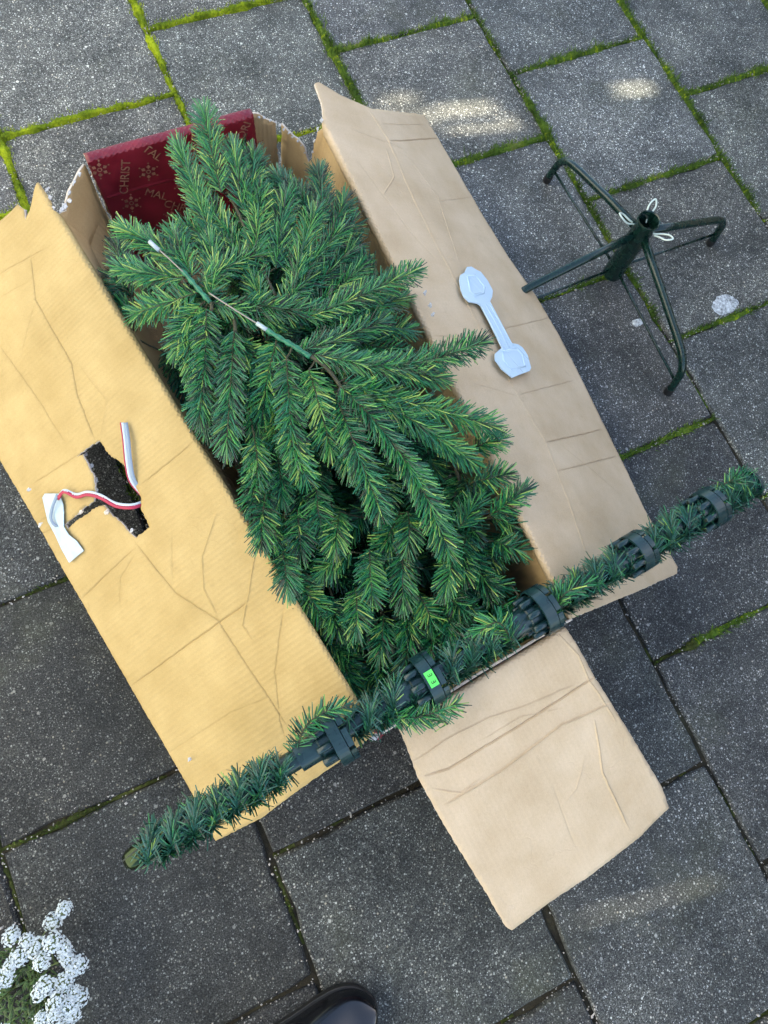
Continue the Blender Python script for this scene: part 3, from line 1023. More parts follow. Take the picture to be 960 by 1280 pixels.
# front end flap
fA = at(500, 911, HB + 0.002); fB = at(706, 786, HB + 0.002)
es_f, et_f, fn_, fst = plane_panel(fA, fB, at(640, 1162, 0.185))
out_f = [(500, 911), (706, 786), (714, 795), (724, 812), (742, 846), (790, 922), (828, 985), (836, 1010), (800, 1046), (740, 1093), (690, 1126), (640, 1163), (632, 1158), (598, 1100), (560, 1040), (522, 972), (508, 932)]
cre_f = [cr(fst, [(532, 968), (560, 960), (650, 905), (742, 846)], -0.0055, 0.006), cr(fst, [(558, 1003), (625, 962), (700, 905), (758, 880)], 0.0050, 0.006),
         cr(fst, [(516, 952), (560, 922), (610, 897), (660, 880), (718, 855)], 0.0026, 0.005), cr(fst, [(600, 925), (650, 895), (700, 885)], 0.002, 0.004),
         cr(fst, [(742, 900), (752, 965), (785, 1035)], 0.0035, 0.005), cr(fst, [(690, 980), (720, 1060)], -0.0012, 0.005), cr(fst, [(730, 945), (720, 985), (700, 1010)], 0.0012, 0.005),
         cr(fst, [(540, 985), (575, 990), (600, 970)], 0.0026, 0.005), cr(fst, [(700, 795), (722, 820), (735, 850), (768, 900)], 0.0030, 0.004)]
near_wall = wall_map([(0, BNL + Vector((0, 0, .005))), (NW, BNR + Vector((0, 0, .005)))], [(0, RNL), (NW, RNR)])
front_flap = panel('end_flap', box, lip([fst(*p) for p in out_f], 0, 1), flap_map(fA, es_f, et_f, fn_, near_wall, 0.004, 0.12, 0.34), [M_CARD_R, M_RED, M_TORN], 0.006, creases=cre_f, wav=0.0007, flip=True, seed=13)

# torn fibres and scraps of paper at the rips
def scrap(px, py, z, size, seed, material, name='torn_scrap'):
    r = random.Random(seed)
    m_ = MB(); vs = []
    n = 9
    c = at(px, py, z)
    nrm = Vector((r.uniform(-.5, .5), r.uniform(-.5, .5), 1)).normalized()
    u = nrm.orthogonal().normalized(); v = nrm.cross(u)
    for k in range(n):
        a = 2 * math.pi * k / n
        rr = size * r.uniform(0.45, 1.1)
        vs.append(c + u * math.cos(a) * rr + v * math.sin(a) * rr * 0.7 + nrm * r.uniform(-.3, .3) * size)
    vs.append(c + nrm * size * 0.35)
    low = [Vector(q) - nrm * 0.0012 for q in vs]
    fs = [(k, (k + 1) % n, n) for k in range(n)]
    b = len(vs)
    fs += [(b + (k + 1) % n, b + k, b + n) for k in range(n)] + [(k, b + k, b + (k + 1) % n, (k + 1) % n) for k in range(n)]
    m_.add(vs + low, fs)
    return m_.build(name, material, box, c)


M_FIBRE = plain('grey_paper_fibre', (0.50, 0.49, 0.47), 0.95, nscale=400, namt=0.35)
for i, (px, py, z, s, mm) in enumerate([(466, 921, .262, .010, M_FIBRE), (476, 918, .258, .009, M_RED), (470, 914, .268, .006, M_RED),
                                        (62, 247, .262, .007, M_FIBRE), (59, 236, .262, .006, M_FIBRE), (66, 259, .265, .006, M_FIBRE), (80, 257, .262, .008, M_FIBRE), (76, 262, .262, .007, M_FIBRE),
                                        (32, 266, .24, .006, M_FIBRE), (86, 240, .265, .006, M_FIBRE), (92, 228, .268, .006, M_FIBRE), (87, 250, .264, .006, M_FIBRE), (100, 218, .270, .005, M_FIBRE),
                                        (324, 146, .253, .004, M_FIBRE), (330, 147, .245, .004, M_FIBRE), (338, 150, .236, .004, M_FIBRE), (345, 153, .229, .004, M_FIBRE), (350, 156, .226, .004, M_FIBRE), (355, 161, .222, .004, M_FIBRE), (361, 166, .213, .004, M_FIBRE), (366, 171, .206, .004, M_FIBRE), (372, 176, .207, .004, M_FIBRE), (377, 181, .20, .004, M_FIBRE), (381, 190, .19, .004, M_FIBRE), (391, 190, .206, .004, M_FIBRE), (393, 176, .226, .004, M_FIBRE), (402, 150, .272, .005, M_FIBRE), (397, 161, .27, .005, M_FIBRE),
                                        (119, 600, .165, .007, M_FIBRE), (115, 582, .165, .006, M_FIBRE), (108, 568, .163, .005, M_FIBRE), (121, 612, .165, .005, M_FIBRE), (133, 640, .17, .006, M_TORN), (164, 663, .19, .005, M_FIBRE), (102, 640, .155, .006, M_TORN),
                                        (36, 612, .118, .005, M_FIBRE), (50, 655, .118, .006, M_FIBRE), (237, 949, .122, .006, M_FIBRE), (531, 366, .276, .006, M_FIBRE), (538, 381, .276, .006, M_FIBRE), (541, 393, .276, .005, M_FIBRE)]):
    scrap(px, py, z + 0.004, s, 40 + i, mm)

# ------------------------------------------------------------------ blue plastic handle on the right flap
hp0 = rA
hs = lambda px, py, lift: hp0 + es_r * rst(px, py)[0] + et_r * rst(px, py)[1] + rn * (lift + 0.009 * (1 - abs(rst(px, py)[1] - .15) / .19) + 0.0045)
out_h = [(585, 341), (579, 342), (576, 349), (571, 352), (570, 358), (572, 370), (576, 379), (582, 385), (592, 387), (597, 391), (622, 442), (614, 449), (614, 456), (622, 468), (635, 479), (657, 470), (659, 466), (655, 450), (649, 441), (643, 437), (635, 436), (608, 384), (611, 378), (612, 370), (606, 358), (597, 347), (590, 344)]
out_h = subdivide([rst(p[0] - 3, p[1]) for p in out_h], 0.004)
cand = list(out_h)
vo, eo, fo, *_ = delaunay_2d_cdt([Vector(p) for p in cand], [(i, (i + 1) % len(cand)) for i in range(len(cand))], [], 0, 1e-7)
hv = [(v.x, v.y) for v in vo]
hf = [f for f in fo if inside((sum(hv[i][0] for i in f) / 3, sum(hv[i][1] for i in f) / 3), out_h)]
hpt = lambda st_, lift: hp0 + es_r * st_[0] + et_r * st_[1] + rn * (lift + 0.009 * (1 - abs(st_[1] - .15) / .19) + 0.004)
hroot = empty('carry_handle', hpt(rst(607, 412), 0), 'pale blue plastic strap handle with paddle ends on the right flap', 'handle')
me = mesh_from([hpt(v, 0.004) for v in hv], [tuple(f) for f in hf])
ho = put('strap', me, M_HANDLE, hroot)
so = ho.modifiers.new('thickness', 'SOLIDIFY'); so.thickness = 0.0022; so.offset = -1
bv = ho.modifiers.new('edge', 'BEVEL'); bv.width = 0.0008; bv.segments = 2; bv.limit_method = 'ANGLE'


def raised(name, ptsA, h0, wd, closed=False, material=M_HANDLE):
    m_ = MB()
    pp = [hpt(rst(p[0] - 3, p[1]), h0) for p in ptsA]
    if closed: pp.append(pp[0])
    m_.tube(pp, wd, 6)
    return m_.build(name, material, hroot, pp[0], True)


raised('rib', [(597, 391), (626, 446)], 0.0050, 0.0021)
raised('rib', [(602, 388), (631, 442)], 0.0050, 0.0021)
raised('rib', [(606, 385), (636, 439)], 0.0050, 0.0021)
raised('rim', [(580, 354), (583, 373), (588, 377), (600, 374), (601, 366), (590, 352)], 0.0048, 0.0030, True)
raised('rim', [(623, 447), (624, 457), (634, 470), (651, 464), (648, 450), (641, 443)], 0.0048, 0.0030, True)
raised('slot', [(630, 457), (633, 463)], 0.0040, 0.0010, material=M_BLACKINK)
raised('slot', [(579, 361), (581, 366)], 0.0040, 0.0007, material=M_BLACKINK)

# ------------------------------------------------------------------ ribbon through the hole and its label
lp = lambda px, py, lift: on_plane(px, py, lA, ln) + ln * (lift + 0.004)


def strap(name, pts, wd, material, parent, side=None, thick=0.0007):
    """flat band along pts; each pt = (world point, width direction)"""
    path = smooth_path([p for p, _ in pts], 6)
    dirs = smooth_path([d for _, d in pts], 6)
    m_ = MB(); vs = []
    n = len(path)
    for i in range(n):
        t = (path[min(i + 1, n - 1)] - path[max(0, i - 1)]).normalized()
        d = dirs[i]; d = (d - t * d.dot(t)).normalized() * wd / 2
        q = t.cross(d).normalized() * thick / 2
        p = path[i]
        vs += [p - d - q, p + d - q, p + d + q, p - d + q]
    fs = []
    for i in range(n - 1):
        for k in range(4):
            k2 = (k + 1) % 4
            fs.append((i * 4 + k, i * 4 + k2, i * 4 + 4 + k2, i * 4 + 4 + k))
    fs += [(3, 2, 1, 0), tuple((n - 1) * 4 + k for k in range(4))]
    m_.add(vs, fs)
    return m_.build(name, material, parent, path[0], True)


rib = empty('ribbon', lp(178, 625, 0), 'white, grey and red striped ribbon threaded through the torn flap hole', 'ribbon')
X = et * -1
upn = ln
# upright loop lying along the flap
offs = [(-0.0062, M_RIB_R, 0.0022), (-0.0030, M_RIB_W, 0.0042), (0.0022, M_RIB_G, 0.0062)]
wdir = (at(175, 560, .2) - at(165, 560, .2)).normalized()
for o_, mm, wd_ in offs:
    strap('stripe', [(lp(161, 529, .006) + wdir * o_, wdir), (lp(166, 550, .010) + wdir * o_, wdir), (lp(169, 580, .010) + wdir * o_, wdir), (lp(171, 602, .004) + wdir * o_, wdir), (lp(177, 620, -.012) + wdir * o_, wdir)], wd_, mm, rib)
dv = (at(150, 640, .2) - at(150, 630, .2)).normalized()
for o_, mm, wd_ in ((-0.003, M_RIB_W, 0.0042), (0.0018, M_RIB_R, 0.0058)):
    strap('stripe', [(lp(178, 628, -.012) + dv * o_, dv), (lp(168, 633, .002) + dv * o_, dv), (lp(150, 631, .006) + dv * o_, dv), (lp(132, 621, .007) + dv * o_, dv), (lp(116, 617, .008) + dv * o_, dv), (lp(101, 620, .006) + dv * o_, dv), (lp(88, 614, .010) + dv * o_ * .6, dv), (lp(79, 624, .008) + dv * o_ * .3, wdir)], wd_, mm, rib)
strap('stripe', [(lp(80, 618, .010), wdir), (lp(75, 634, .012), wdir), (lp(72, 648, .010), wdir), (lp(76, 657, .006), wdir), (lp(82, 656, -.002), dv)], 0.005, M_RIB_G, rib)
lab = empty('care_label', lp(70, 640, 0), 'crumpled pale blue paper label stuck on the left flap beside the hole', 'label')
tri = MB()
ol = [(57, 622), (60, 617), (78, 617), (83, 630), (83, 640), (84, 658), (90, 668), (100, 676), (108, 688), (90, 703), (80, 685), (72, 668), (64, 652)]
for h_, flipf in ((0.0022, False), (0.0012, True)):
    vs = [lp(px, py, h_ + 0.003 * (noise.noise(Vector((px * .09, py * .09, 1))) + .4)) for px, py in ol] + [lp(74, 640, h_ + 0.004), lp(80, 665, h_ + .002)]
    fs = [(0, 1, 13), (1, 2, 13), (2, 3, 13), (3, 4, 13), (4, 5, 14), (4, 14, 13), (5, 6, 14), (6, 7, 14), (7, 8, 9), (7, 9, 10), (7, 10, 14), (10, 11, 14), (11, 12, 14), (12, 13, 14), (12, 0, 13)]
    tri.add(vs, [tuple(reversed(f)) if flipf else f for f in fs])
tri.build('paper', M_LABEL, lab, lp(70, 640, 0))

# ------------------------------------------------------------------ fir branches
nr = random.Random(21)


def needle(vs, fs, tone, mi, base, d, up, L, wd, bend, tn, segs=2):
    """three-sided strip, slightly bent"""
    side = d.cross(up)
    if side.length < 1e-5: side = d.orthogonal()
    side.normalize(); nrm = side.cross(d).normalized()
    b = len(vs)
    for k in range(segs + 1):
        f = k / segs
        p = base + d * (L * f) + bend * (f * f * L)
        ww = wd * (0.8 + 0.5 * f if f < 0.6 else 1.1 - 0.9 * (f - 0.6))
        vs += [p - side * ww, p + side * ww, p + nrm * ww * 0.55]
        tone += [tn] * 3
    for k in range(segs):
        a = b + k * 3
        for j in range(3):
            j2 = (j + 1) % 3
            fs.append((a + j, a + j2, a + 3 + j2, a + 3 + j)); mi.append(0)
    e = b + segs * 3
    fs.append((e, e + 1, e + 2)); mi.append(0)


def sprig_mesh(pts, lead=None, per_m=2300, nl=0.0300, r=nr, up=Vector((0, 0, 1)), tone_bias=0.0, open_ang=56, flat=0.5, wd=0.00082, twig_r=0.0014):
    """needled twig along pts (local); lead = bare twig before it"""
    vs, fs, tone, mi = [], [], [], []
    path = smooth_path(pts, 8)
    cum = [0.0]
    for a, b in zip(path, path[1:]): cum.append(cum[-1] + (b - a).length)
    L = cum[-1]
    n = int(L * per_m)

    def ev(s):
        for i in range(len(cum) - 1):
            if s <= cum[i + 1]:
                f = (s - cum[i]) / max(1e-9, cum[i + 1] - cum[i])
                return path[i].lerp(path[i + 1], f), (path[i + 1] - path[i]).normalized()
        return path[-1], (path[-1] - path[-2]).normalized()
    bias = tone_bias + r.uniform(-0.13, 0.13)
    open_ang = open_ang + r.uniform(-7, 7); flat = flat * r.uniform(0.7, 1.3); ncurl = r.uniform(-0.05, 0.2)
    clump = r.uniform(0, 9)
    for i in range(n):
        s = L * (i + r.random()) / n
        p, t = ev(s)
        sd = t.cross(up)
        if sd.length < 0.05: sd = t.orthogonal()
        sd.normalize(); u = sd.cross(t).normalized()
        a = i * 2.39996 + r.uniform(-.5, .5)
        rad = sd * math.cos(a) + u * math.sin(a) * flat
        rad.normalize()
        e = s / L
        end = max(0.0, (s - (L - 0.022)) / 0.022)
        ang = math.radians(open_ang + r.gauss(0, 10) + 12 * noise.noise(Vector((s * 60, clump, 0))) - 34 * end)
        d = (t * math.cos(ang) + rad * math.sin(ang)).normalized()
        ll = nl * r.uniform(0.80, 1.12) * (1 - 0.25 * end) * (0.75 + 0.25 * min(1, e * 6))
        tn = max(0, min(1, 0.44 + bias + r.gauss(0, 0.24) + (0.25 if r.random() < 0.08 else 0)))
        needle(vs, fs, tone, mi, p, d, u if abs(d.dot(u)) < .9 else sd, ll, wd * r.uniform(.85, 1.2), t * (r.uniform(-0.05, 0.2) + ncurl * .5) + Vector((0, 0, r.uniform(-.16, .06))), tn)
    # twig
    tw = MB()
    full = ([Vector(q) for q in lead] if lead else []) + path
    tw.tube(full, [twig_r * (1.15 - 0.4 * i / max(1, len(full) - 1)) for i in range(len(full))], 5)
    b = len(vs)
    vs += [Vector(v) for v in tw.v]; tone += [0.0] * len(tw.v)
    fs += [tuple(i + b for i in f) for f in tw.f]; mi += [1] * len(tw.f)
    me = bpy.data.meshes.new('sprig')
    me.from_pydata([tuple(v) for v in vs], [], fs)
    me.materials.append(M_NEEDLE); me.materials.append(M_TWIG)
    me.polygons.foreach_set('material_index', mi)
    at_ = me.attributes.new('tone', 'FLOAT', 'POINT')
    at_.data.foreach_set('value', tone)
    me.update()
    return me


AXW0 = (BNR - BNL).normalized()
GB = 'artificial fir branches packed in the box'


def closest_on(path, p):
    best = None
    for a, b in zip(path, path[1:]):
        ab = b - a; t = max(0, min(1, (p - a).dot(ab) / max(1e-9, ab.length_squared)))
        q = a + ab * t
        if best is None or (q - p).length < best[0]: best = ((q - p).length, q)
    return best[1]


def fir_branch(label, stem_px, sprigs, parts=True, tb=0.0, stem_mat=None):
    """stem_px: [(px, py, z)], sprigs: [(px, py, z), ... tip] lists"""
    stem = [at(*q) for q in stem_px]
    root = empty('fir_branch', stem[0], label, 'fir branch', GB)
    sp = smooth_path(stem, 6)
    m_ = MB(); m_.tube(sp, 0.0032, 7)
    m_.build('stem', stem_mat or M_TWIG, root, stem[0], True)
    for s in sprigs:
        ptsw = [at(*q) for q in s]
        if len(ptsw) == 2:
            mid_ = ptsw[0].lerp(ptsw[1], 0.5) + Vector((nr.uniform(-.004, .004), nr.uniform(-.004, .004), (ptsw[1] - ptsw[0]).length * 0.05))
            ptsw = [ptsw[0], mid_, ptsw[1]]
        b = ptsw[0]
        c = closest_on(sp, b)
        lead = [c - b, (c - b) * 0.5 - Vector((0, 0, 0.004))] if (c - b).length > 0.004 else None
        me = sprig_mesh([q - b for q in ptsw], lead, tone_bias=tb)
        put('sprig', me, None, root, b)
    return root


# the two branches whose bare wires lie on top
e_b = fir_branch('fir branch on top with bare wire end lying nearest the left flap',
                 [(228, 338, .352), (245, 358, .353), (264, 380, .35), (262, 395, .34)],
                 [[(258, 386, .345), (256, 450, .335), (249, 524, .30)],
                  [(230, 348, .345), (190, 343, .342), (150, 335, .325)],
                  [(246, 366, .345), (205, 380, .335), (168, 392, .315)],
                  [(252, 380, .345), (228, 410, .33), (220, 440, .305)],
                  [(232, 336, .345), (200, 310, .34), (152, 284, .325)],
                  [(262, 372, .345), (268, 340, .345), (262, 300, .335)],
                  [(250, 352, .35), (290, 330, .345), (330, 315, .335)],
                  [(240, 345, .35), (228, 318, .35), (215, 288, .34)],
                  [(266, 378, .345), (300, 388, .340), (345, 400, .328)],
                  [(256, 384, .34), (238, 430, .32), (246, 482, .29)]])
wire = smooth_path([at(187, 302, .360), at(210, 322, .360), at(230, 341, .357)], 6)
m_ = MB(); m_.tube(wire, 0.0013, 8); m_.build('bare_wire', M_WIRE, e_b, wire[0], True)
m_ = MB(); m_.tube([at(187, 302, .360), at(199, 313, .360)], 0.0036, 8); m_.build('sleeve', M_SLEEVE, e_b, at(187, 302, .36), True)
m_ = MB(); m_.tube(smooth_path([at(228, 338, .354), at(240, 352, .355), at(252, 366, .354), at(263, 378, .352)], 4), [0.004 + 0.0011 * math.sin(i * 2.1) for i in range(13)], 8)
m_.build('wrapping_tape', M_TAPE, e_b, at(240, 350, .36), True)

d_b = fir_branch('fir branch in the middle of the pile with bare wire and white sleeve, fanning right',
                 [(330, 411, .362), (352, 424, .362), (385, 443, .36), (410, 462, .355), (430, 490, .345)],
                 [[(392, 443, .356), (470, 458, .352), (552, 473, .335)],
                  [(455, 458, .350), (530, 452, .348), (602, 428, .335)],
                  [(430, 478, .345), (520, 505, .335), (618, 533, .310)],
                  [(440, 488, .34), (510, 522, .335), (590, 577, .305)],
                  [(425, 482, .350), (470, 528, .350), (525, 600, .335)],
                  [(500, 565, .345), (530, 615, .335), (562, 692, .305)],
                  [(418, 490, .345), (445, 560, .34), (477, 642, .305)],
                  [(358, 448, .352), (362, 505, .350), (366, 565, .325)],
                  [(366, 545, .33), (374, 575, .32), (384, 600, .29)],
                  [(386, 462, .352), (400, 510, .348), (414, 562, .32)],
                  [(345, 428, .35), (335, 470, .335), (328, 520, .305)],
                  [(372, 440, .352), (420, 425, .345), (478, 402, .33)],
                  [(398, 470, .335), (425, 530, .325), (440, 590, .29)]])
wire = smooth_path([at(261, 366, .362), at(298, 390, .366), at(334, 412, .364)], 6)
m_ = MB(); m_.tube(wire, 0.0013, 8); m_.build('bare_wire', M_WIRE, d_b, wire[0], True)
m_ = MB(); m_.tube([at(321, 404, .365), at(336, 414, .364)], 0.0034, 8); m_.build('sleeve', M_SLEEVE, d_b, at(321, 404, .365), True)
m_ = MB(); m_.tube(smooth_path([at(334, 413, .364), at(352, 424, .364), at(368, 433, .363), at(388, 446, .36)], 4), [0.004 + 0.0011 * math.sin(i * 2.3) for i in range(13)], 8)
m_.build('wrapping_tape', M_TAPE, d_b, at(352, 424, .36), True)

fir_branch('fir branch hanging straight down below the wires, tip towards the left flap',
           [(290, 385, .335), (294, 410, .34), (292, 430, .335)],
           [[(293, 412, .342), (288, 485, .338), (283, 562, .305)],
            [(296, 420, .33), (315, 470, .318), (322, 545, .285)],
            [(288, 420, .32), (262, 470, .30), (258, 540, .27)],
            [(300, 425, .325), (340, 480, .315), (345, 560, .285)],
            [(318, 545, .30), (322, 580, .30), (320, 612, .285)]])
fir_branch('fir branch reaching out over the right rim just above the blue handle',
           [(298, 377, .335), (345, 386, .338), (390, 397, .335), (420, 392, .33)],
           [[(300, 378, .342), (345, 385, .345), (398, 389, .335)],
            [(382, 398, .338), (450, 370, .338), (520, 338, .325)],
            [(395, 400, .325), (450, 405, .318), (512, 412, .29)],
            [(350, 388, .33), (372, 360, .33), (398, 340, .315)],
            [(410, 395, .32), (462, 385, .31), (505, 372, .28)],
            [(400, 405, .32), (440, 425, .315), (500, 440, .30)],
            [(330, 384, .33), (318, 350, .33), (322, 310, .32)]])
fir_branch('fir branch with its tip standing up over the red printed flap',
           [(345, 372, .325), (325, 330, .33), (300, 270, .33), (285, 240, .33)],
           [[(276, 240, .335), (265, 190, .345), (255, 138, .35)],
            [(262, 290, .325), (242, 232, .335), (223, 180, .335)],
            [(304, 262, .333), (298, 222, .340), (290, 180, .34)],
            [(312, 270, .33), (314, 230, .335), (318, 190, .33)],
            [(318, 326, .333), (322, 280, .338), (326, 236, .332)],
            [(345, 335, .328), (350, 290, .333), (358, 240, .322)],
            [(300, 318, .322), (272, 270, .325), (240, 225, .318)],
            [(285, 318, .32), (255, 295, .32), (225, 280, .31)],
            [(335, 350, .325), (300, 325, .325), (268, 300, .315)]])
fir_branch('fir branch with curved needles in the upper part, right of the upright tip',
           [(380, 385, .315), (370, 355, .32), (378, 310, .32), (385, 290, .318)],
           [[(367, 358, .328), (378, 310, .333), (395, 262, .322)],
            [(372, 352, .322), (400, 315, .325), (428, 285, .31)],
            [(395, 360, .315), (415, 335, .315), (440, 310, .30)],
            [(360, 340, .325), (350, 300, .322), (340, 265, .312)],
            [(415, 365, .31), (440, 345, .31), (456, 325, .29)],
            [(430, 365, .305), (455, 360, .30), (468, 350, .28)]])
fir_branch('dark short needled fir branch by the torn far right corner of the box',
           [(400, 330, .28), (405, 290, .285), (400, 260, .285)],
           [[(398, 280, .285), (370, 245, .29), (345, 218, .278)],
            [(405, 280, .285), (402, 245, .29), (398, 212, .275)],
            [(410, 285, .28), (428, 262, .285), (430, 246, .268)],
            [(412, 300, .275), (438, 285, .275), (438, 270, .26)],
            [(400, 290, .28), (385, 262, .285), (375, 235, .272)],
            [(408, 310, .27), (440, 310, .27), (446, 306, .25)],
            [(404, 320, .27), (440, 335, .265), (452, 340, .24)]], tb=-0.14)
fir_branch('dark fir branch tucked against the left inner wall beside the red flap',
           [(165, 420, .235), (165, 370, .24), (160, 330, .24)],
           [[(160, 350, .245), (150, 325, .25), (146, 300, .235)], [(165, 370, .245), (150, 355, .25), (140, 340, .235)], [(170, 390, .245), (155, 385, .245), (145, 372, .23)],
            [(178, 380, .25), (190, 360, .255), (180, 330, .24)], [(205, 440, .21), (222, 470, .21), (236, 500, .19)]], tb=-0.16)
fir_branch('fir branch bundle end facing the viewer above the lime green sticker',
           [(470, 560, .22), (468, 640, .225), (470, 720, .22), (480, 780, .2)],
           [[(462, 688, .262), (463, 720, .272), (467, 750, .262)], [(503, 690, .258), (503, 725, .268), (504, 755, .258)],
            [(445, 735, .245), (446, 762, .257), (445, 790, .25)], [(480, 768, .225), (478, 795, .237), (475, 822, .23)],
            [(425, 640, .27), (421, 665, .28), (418, 688, .272)], [(510, 640, .27), (512, 660, .28), (510, 685, .272)],
            [(515, 770, .225), (512, 800, .235), (505, 835, .225)], [(440, 690, .25), (420, 700, .255), (400, 720, .245)],
            [(500, 640, .255), (488, 665, .26), (476, 690, .25)], [(525, 745, .245), (535, 765, .25), (542, 785, .242)],
            [(450, 790, .2), (435, 810, .205), (425, 835, .195)], [(490, 825, .19), (470, 840, .2), (455, 855, .19)]])
fir_branch('fir branch with short upturned tips along the edge of the left flap',
           [(350, 560, .24), (355, 620, .245), (365, 690, .24), (400, 770, .2)],
           [[(332, 615, .285), (328, 648, .312), (326, 680, .315)], [(354, 690, .285), (357, 715, .308), (360, 738, .310)],
            [(372, 638, .27), (374, 665, .28), (376, 690, .275)], [(345, 560, .28), (350, 590, .285), (352, 625, .275)],
            [(395, 610, .275), (398, 640, .282), (405, 668, .27)], [(378, 730, .24), (390, 750, .25), (402, 772, .24)],
            [(405, 745, .235), (420, 775, .24), (440, 800, .225)], [(400, 790, .2), (425, 815, .21), (445, 838, .2)],
            [(360, 650, .25), (346, 660, .27), (340, 680, .285)], [(330, 560, .27), (318, 600, .285), (316, 635, .295)]])
fir_branch('fir branch with blue green tips against the right wall of the box',
           [(560, 560, .235), (580, 620, .235), (590, 690, .225), (570, 750, .2)],
           [[(567, 690, .275), (563, 715, .285), (556, 740, .277)], [(612, 645, .272), (634, 630, .295), (656, 612, .300)],
            [(615, 676, .25), (632, 682, .265), (650, 688, .262)], [(574, 660, .265), (588, 638, .27), (602, 615, .262)],
            [(592, 602, .272), (612, 598, .29), (634, 592, .295)], [(592, 562, .275), (606, 554, .292), (624, 550, .296)],
            [(560, 745, .245), (575, 760, .252), (592, 765, .242)], [(595, 718, .235), (610, 730, .245), (628, 735, .24)],
            [(590, 690, .24), (600, 715, .245), (612, 745, .235)], [(560, 770, .215), (555, 795, .222), (545, 815, .21)],
            [(615, 648, .245), (632, 652, .255), (646, 662, .25)]], tb=-0.06)

# more tips squeezed in between, tied to the three bundles of the near half and the dark ones
xr = random.Random(77)
bund = [o for o in C.objects if o.name.startswith('fir_branch')]
lowb = [o for o in bund if any(k in o['label'] for k in ('lime green', 'short upturned', 'blue green'))]
uppb = [o for o in bund if any(k in o['label'] for k in ('curved needles', 'torn far right', 'reaching out', 'straight down'))]
for i in range(95):
    if i < 60:
        px, py = xr.uniform(330, 650), xr.uniform(560, 850)
        z = 0.20 + 0.05 * xr.random() - 0.05 * max(0, (py - 740) / 100)
        own = lowb[0 if 420 < px < 540 else (1 if px <= 420 else 2)]
        dpx, dpy = xr.gauss(0.12 * (px - 490) / 10, 10), xr.uniform(30, 62)
    else:
        px, py = xr.uniform(260, 480), xr.uniform(290, 440)
        z = 0.265 + 0.03 * xr.random()
        own = uppb[i % 4]
        dpx, dpy = xr.uniform(-30, 60), xr.uniform(-45, 40)
    if py < 1.742 * (px - 260) - 1.742 * 470 + 330: continue          # outside, right of the rim
    if px < 0.60 * (py - 270) + 95: continue                             # outside, left of the rim
    b = at(px, py, z); t_ = at(px + dpx, py + dpy, z + xr.uniform(0.005, 0.03))
    for q in (t_,):
        if (q - BNL).dot(AXW0) > 0.335 or (q - BNL).dot(AXW0) < -0.03: t_ = None
    if t_ is None: continue
    mid_ = b.lerp(t_, .5) + Vector((0, 0, .006))
    put('sprig', sprig_mesh([Vector((0, 0, 0)), mid_ - b, t_ - b], [(wloc(own) - b).normalized() * 0.03 - Vector((0, 0, .012))], tone_bias=-0.08, r=xr), None, own, b)

# branches deeper in the box
VAR = []
for i in range(7):
    L = 0.085 + 0.012 * i
    VAR.append(sprig_mesh([Vector((0, 0, 0)), Vector((0.004 * (-1) ** i, L * 0.5, 0.006)), Vector((0.006 * (-1) ** i, L, 0.0))], None, 1900, 0.030, tone_bias=-0.12))  # needle tone lowered to paint in the shade deep in the pile
AX_L = BFL - BNL; AX_W = BNR - BNL


def bp(s, u, z):
    return BNL + AX_L * s + AX_W * u + Vector((0, 0, z))


deep = [('far left corner beneath the red printed flap', .16, .80, .52, .17), ('left wall halfway along the box', .13, .72, .30, .17), ('left wall near the pole', .17, .40, .10, .14),
        ('middle of the box under the bare wires', .40, .80, .40, .22), ('middle of the near end under the pole', .42, .42, .08, .15), ('bottom of the far end', .52, .84, .5, .16),
        ('box centre right of the wires', .66, .80, .42, .215), ('near end right half under the pole', .68, .46, .08, .155), ('right wall near the torn corner', .84, .86, .55, .18),
        ('right wall halfway along the box', .88, .64, .28, .18), ('right wall near the pole', .80, .32, .06, .13), ('left wall under the bare wires', .08, .80, .42, .165), ('left wall by the left flap tear', .08, .52, .2, .15), ('floor of the box along the middle', .5, .7, .2, .09), ('floor of the box along the left', .25, .66, .15, .08), ('floor of the box along the right', .75, .66, .15, .08)]
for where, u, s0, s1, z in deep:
    root = empty('fir_branch', bp(s0, u, z), 'shade toned fir branch low down by the ' + where, 'fir branch', GB)
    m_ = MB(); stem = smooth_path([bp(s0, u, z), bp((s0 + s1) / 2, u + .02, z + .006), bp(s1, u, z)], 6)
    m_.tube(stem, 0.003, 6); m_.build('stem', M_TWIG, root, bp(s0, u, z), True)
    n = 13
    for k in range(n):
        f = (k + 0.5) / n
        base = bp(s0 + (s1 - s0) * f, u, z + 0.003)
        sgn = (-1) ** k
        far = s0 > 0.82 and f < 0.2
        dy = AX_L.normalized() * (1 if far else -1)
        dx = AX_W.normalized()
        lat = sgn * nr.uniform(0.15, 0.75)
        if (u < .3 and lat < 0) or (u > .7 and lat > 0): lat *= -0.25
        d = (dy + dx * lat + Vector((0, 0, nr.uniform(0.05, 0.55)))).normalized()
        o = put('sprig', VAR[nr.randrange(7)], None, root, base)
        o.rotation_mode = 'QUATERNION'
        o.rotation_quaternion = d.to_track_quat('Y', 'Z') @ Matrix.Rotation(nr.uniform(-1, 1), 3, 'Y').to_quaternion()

# ------------------------------------------------------------------ tree pole with branch holders and garland
PZ = 0.298
p0 = at(158, 1078, PZ); p1 = at(938, 604, PZ)
pax = (p1 - p0); PL = pax.length; pax.normalize()
pup = Vector((0, 0, 1)); psd = pax.cross(pup).normalized(); pup = psd.cross(pax)
pole = empty('tree_pole', p0, 'dark green tree pole wrapped in needles, lying across the box and flaps', 'pole')
P = lambda t: p0 + pax * t
m_ = MB()
m_.tube([P(0.035), P(0.30), P(0.62), P(PL - 0.012)], 0.0145, 20)
pl = m_.build('tube', M_POLE, pole, p0, True); autosmooth(pl)
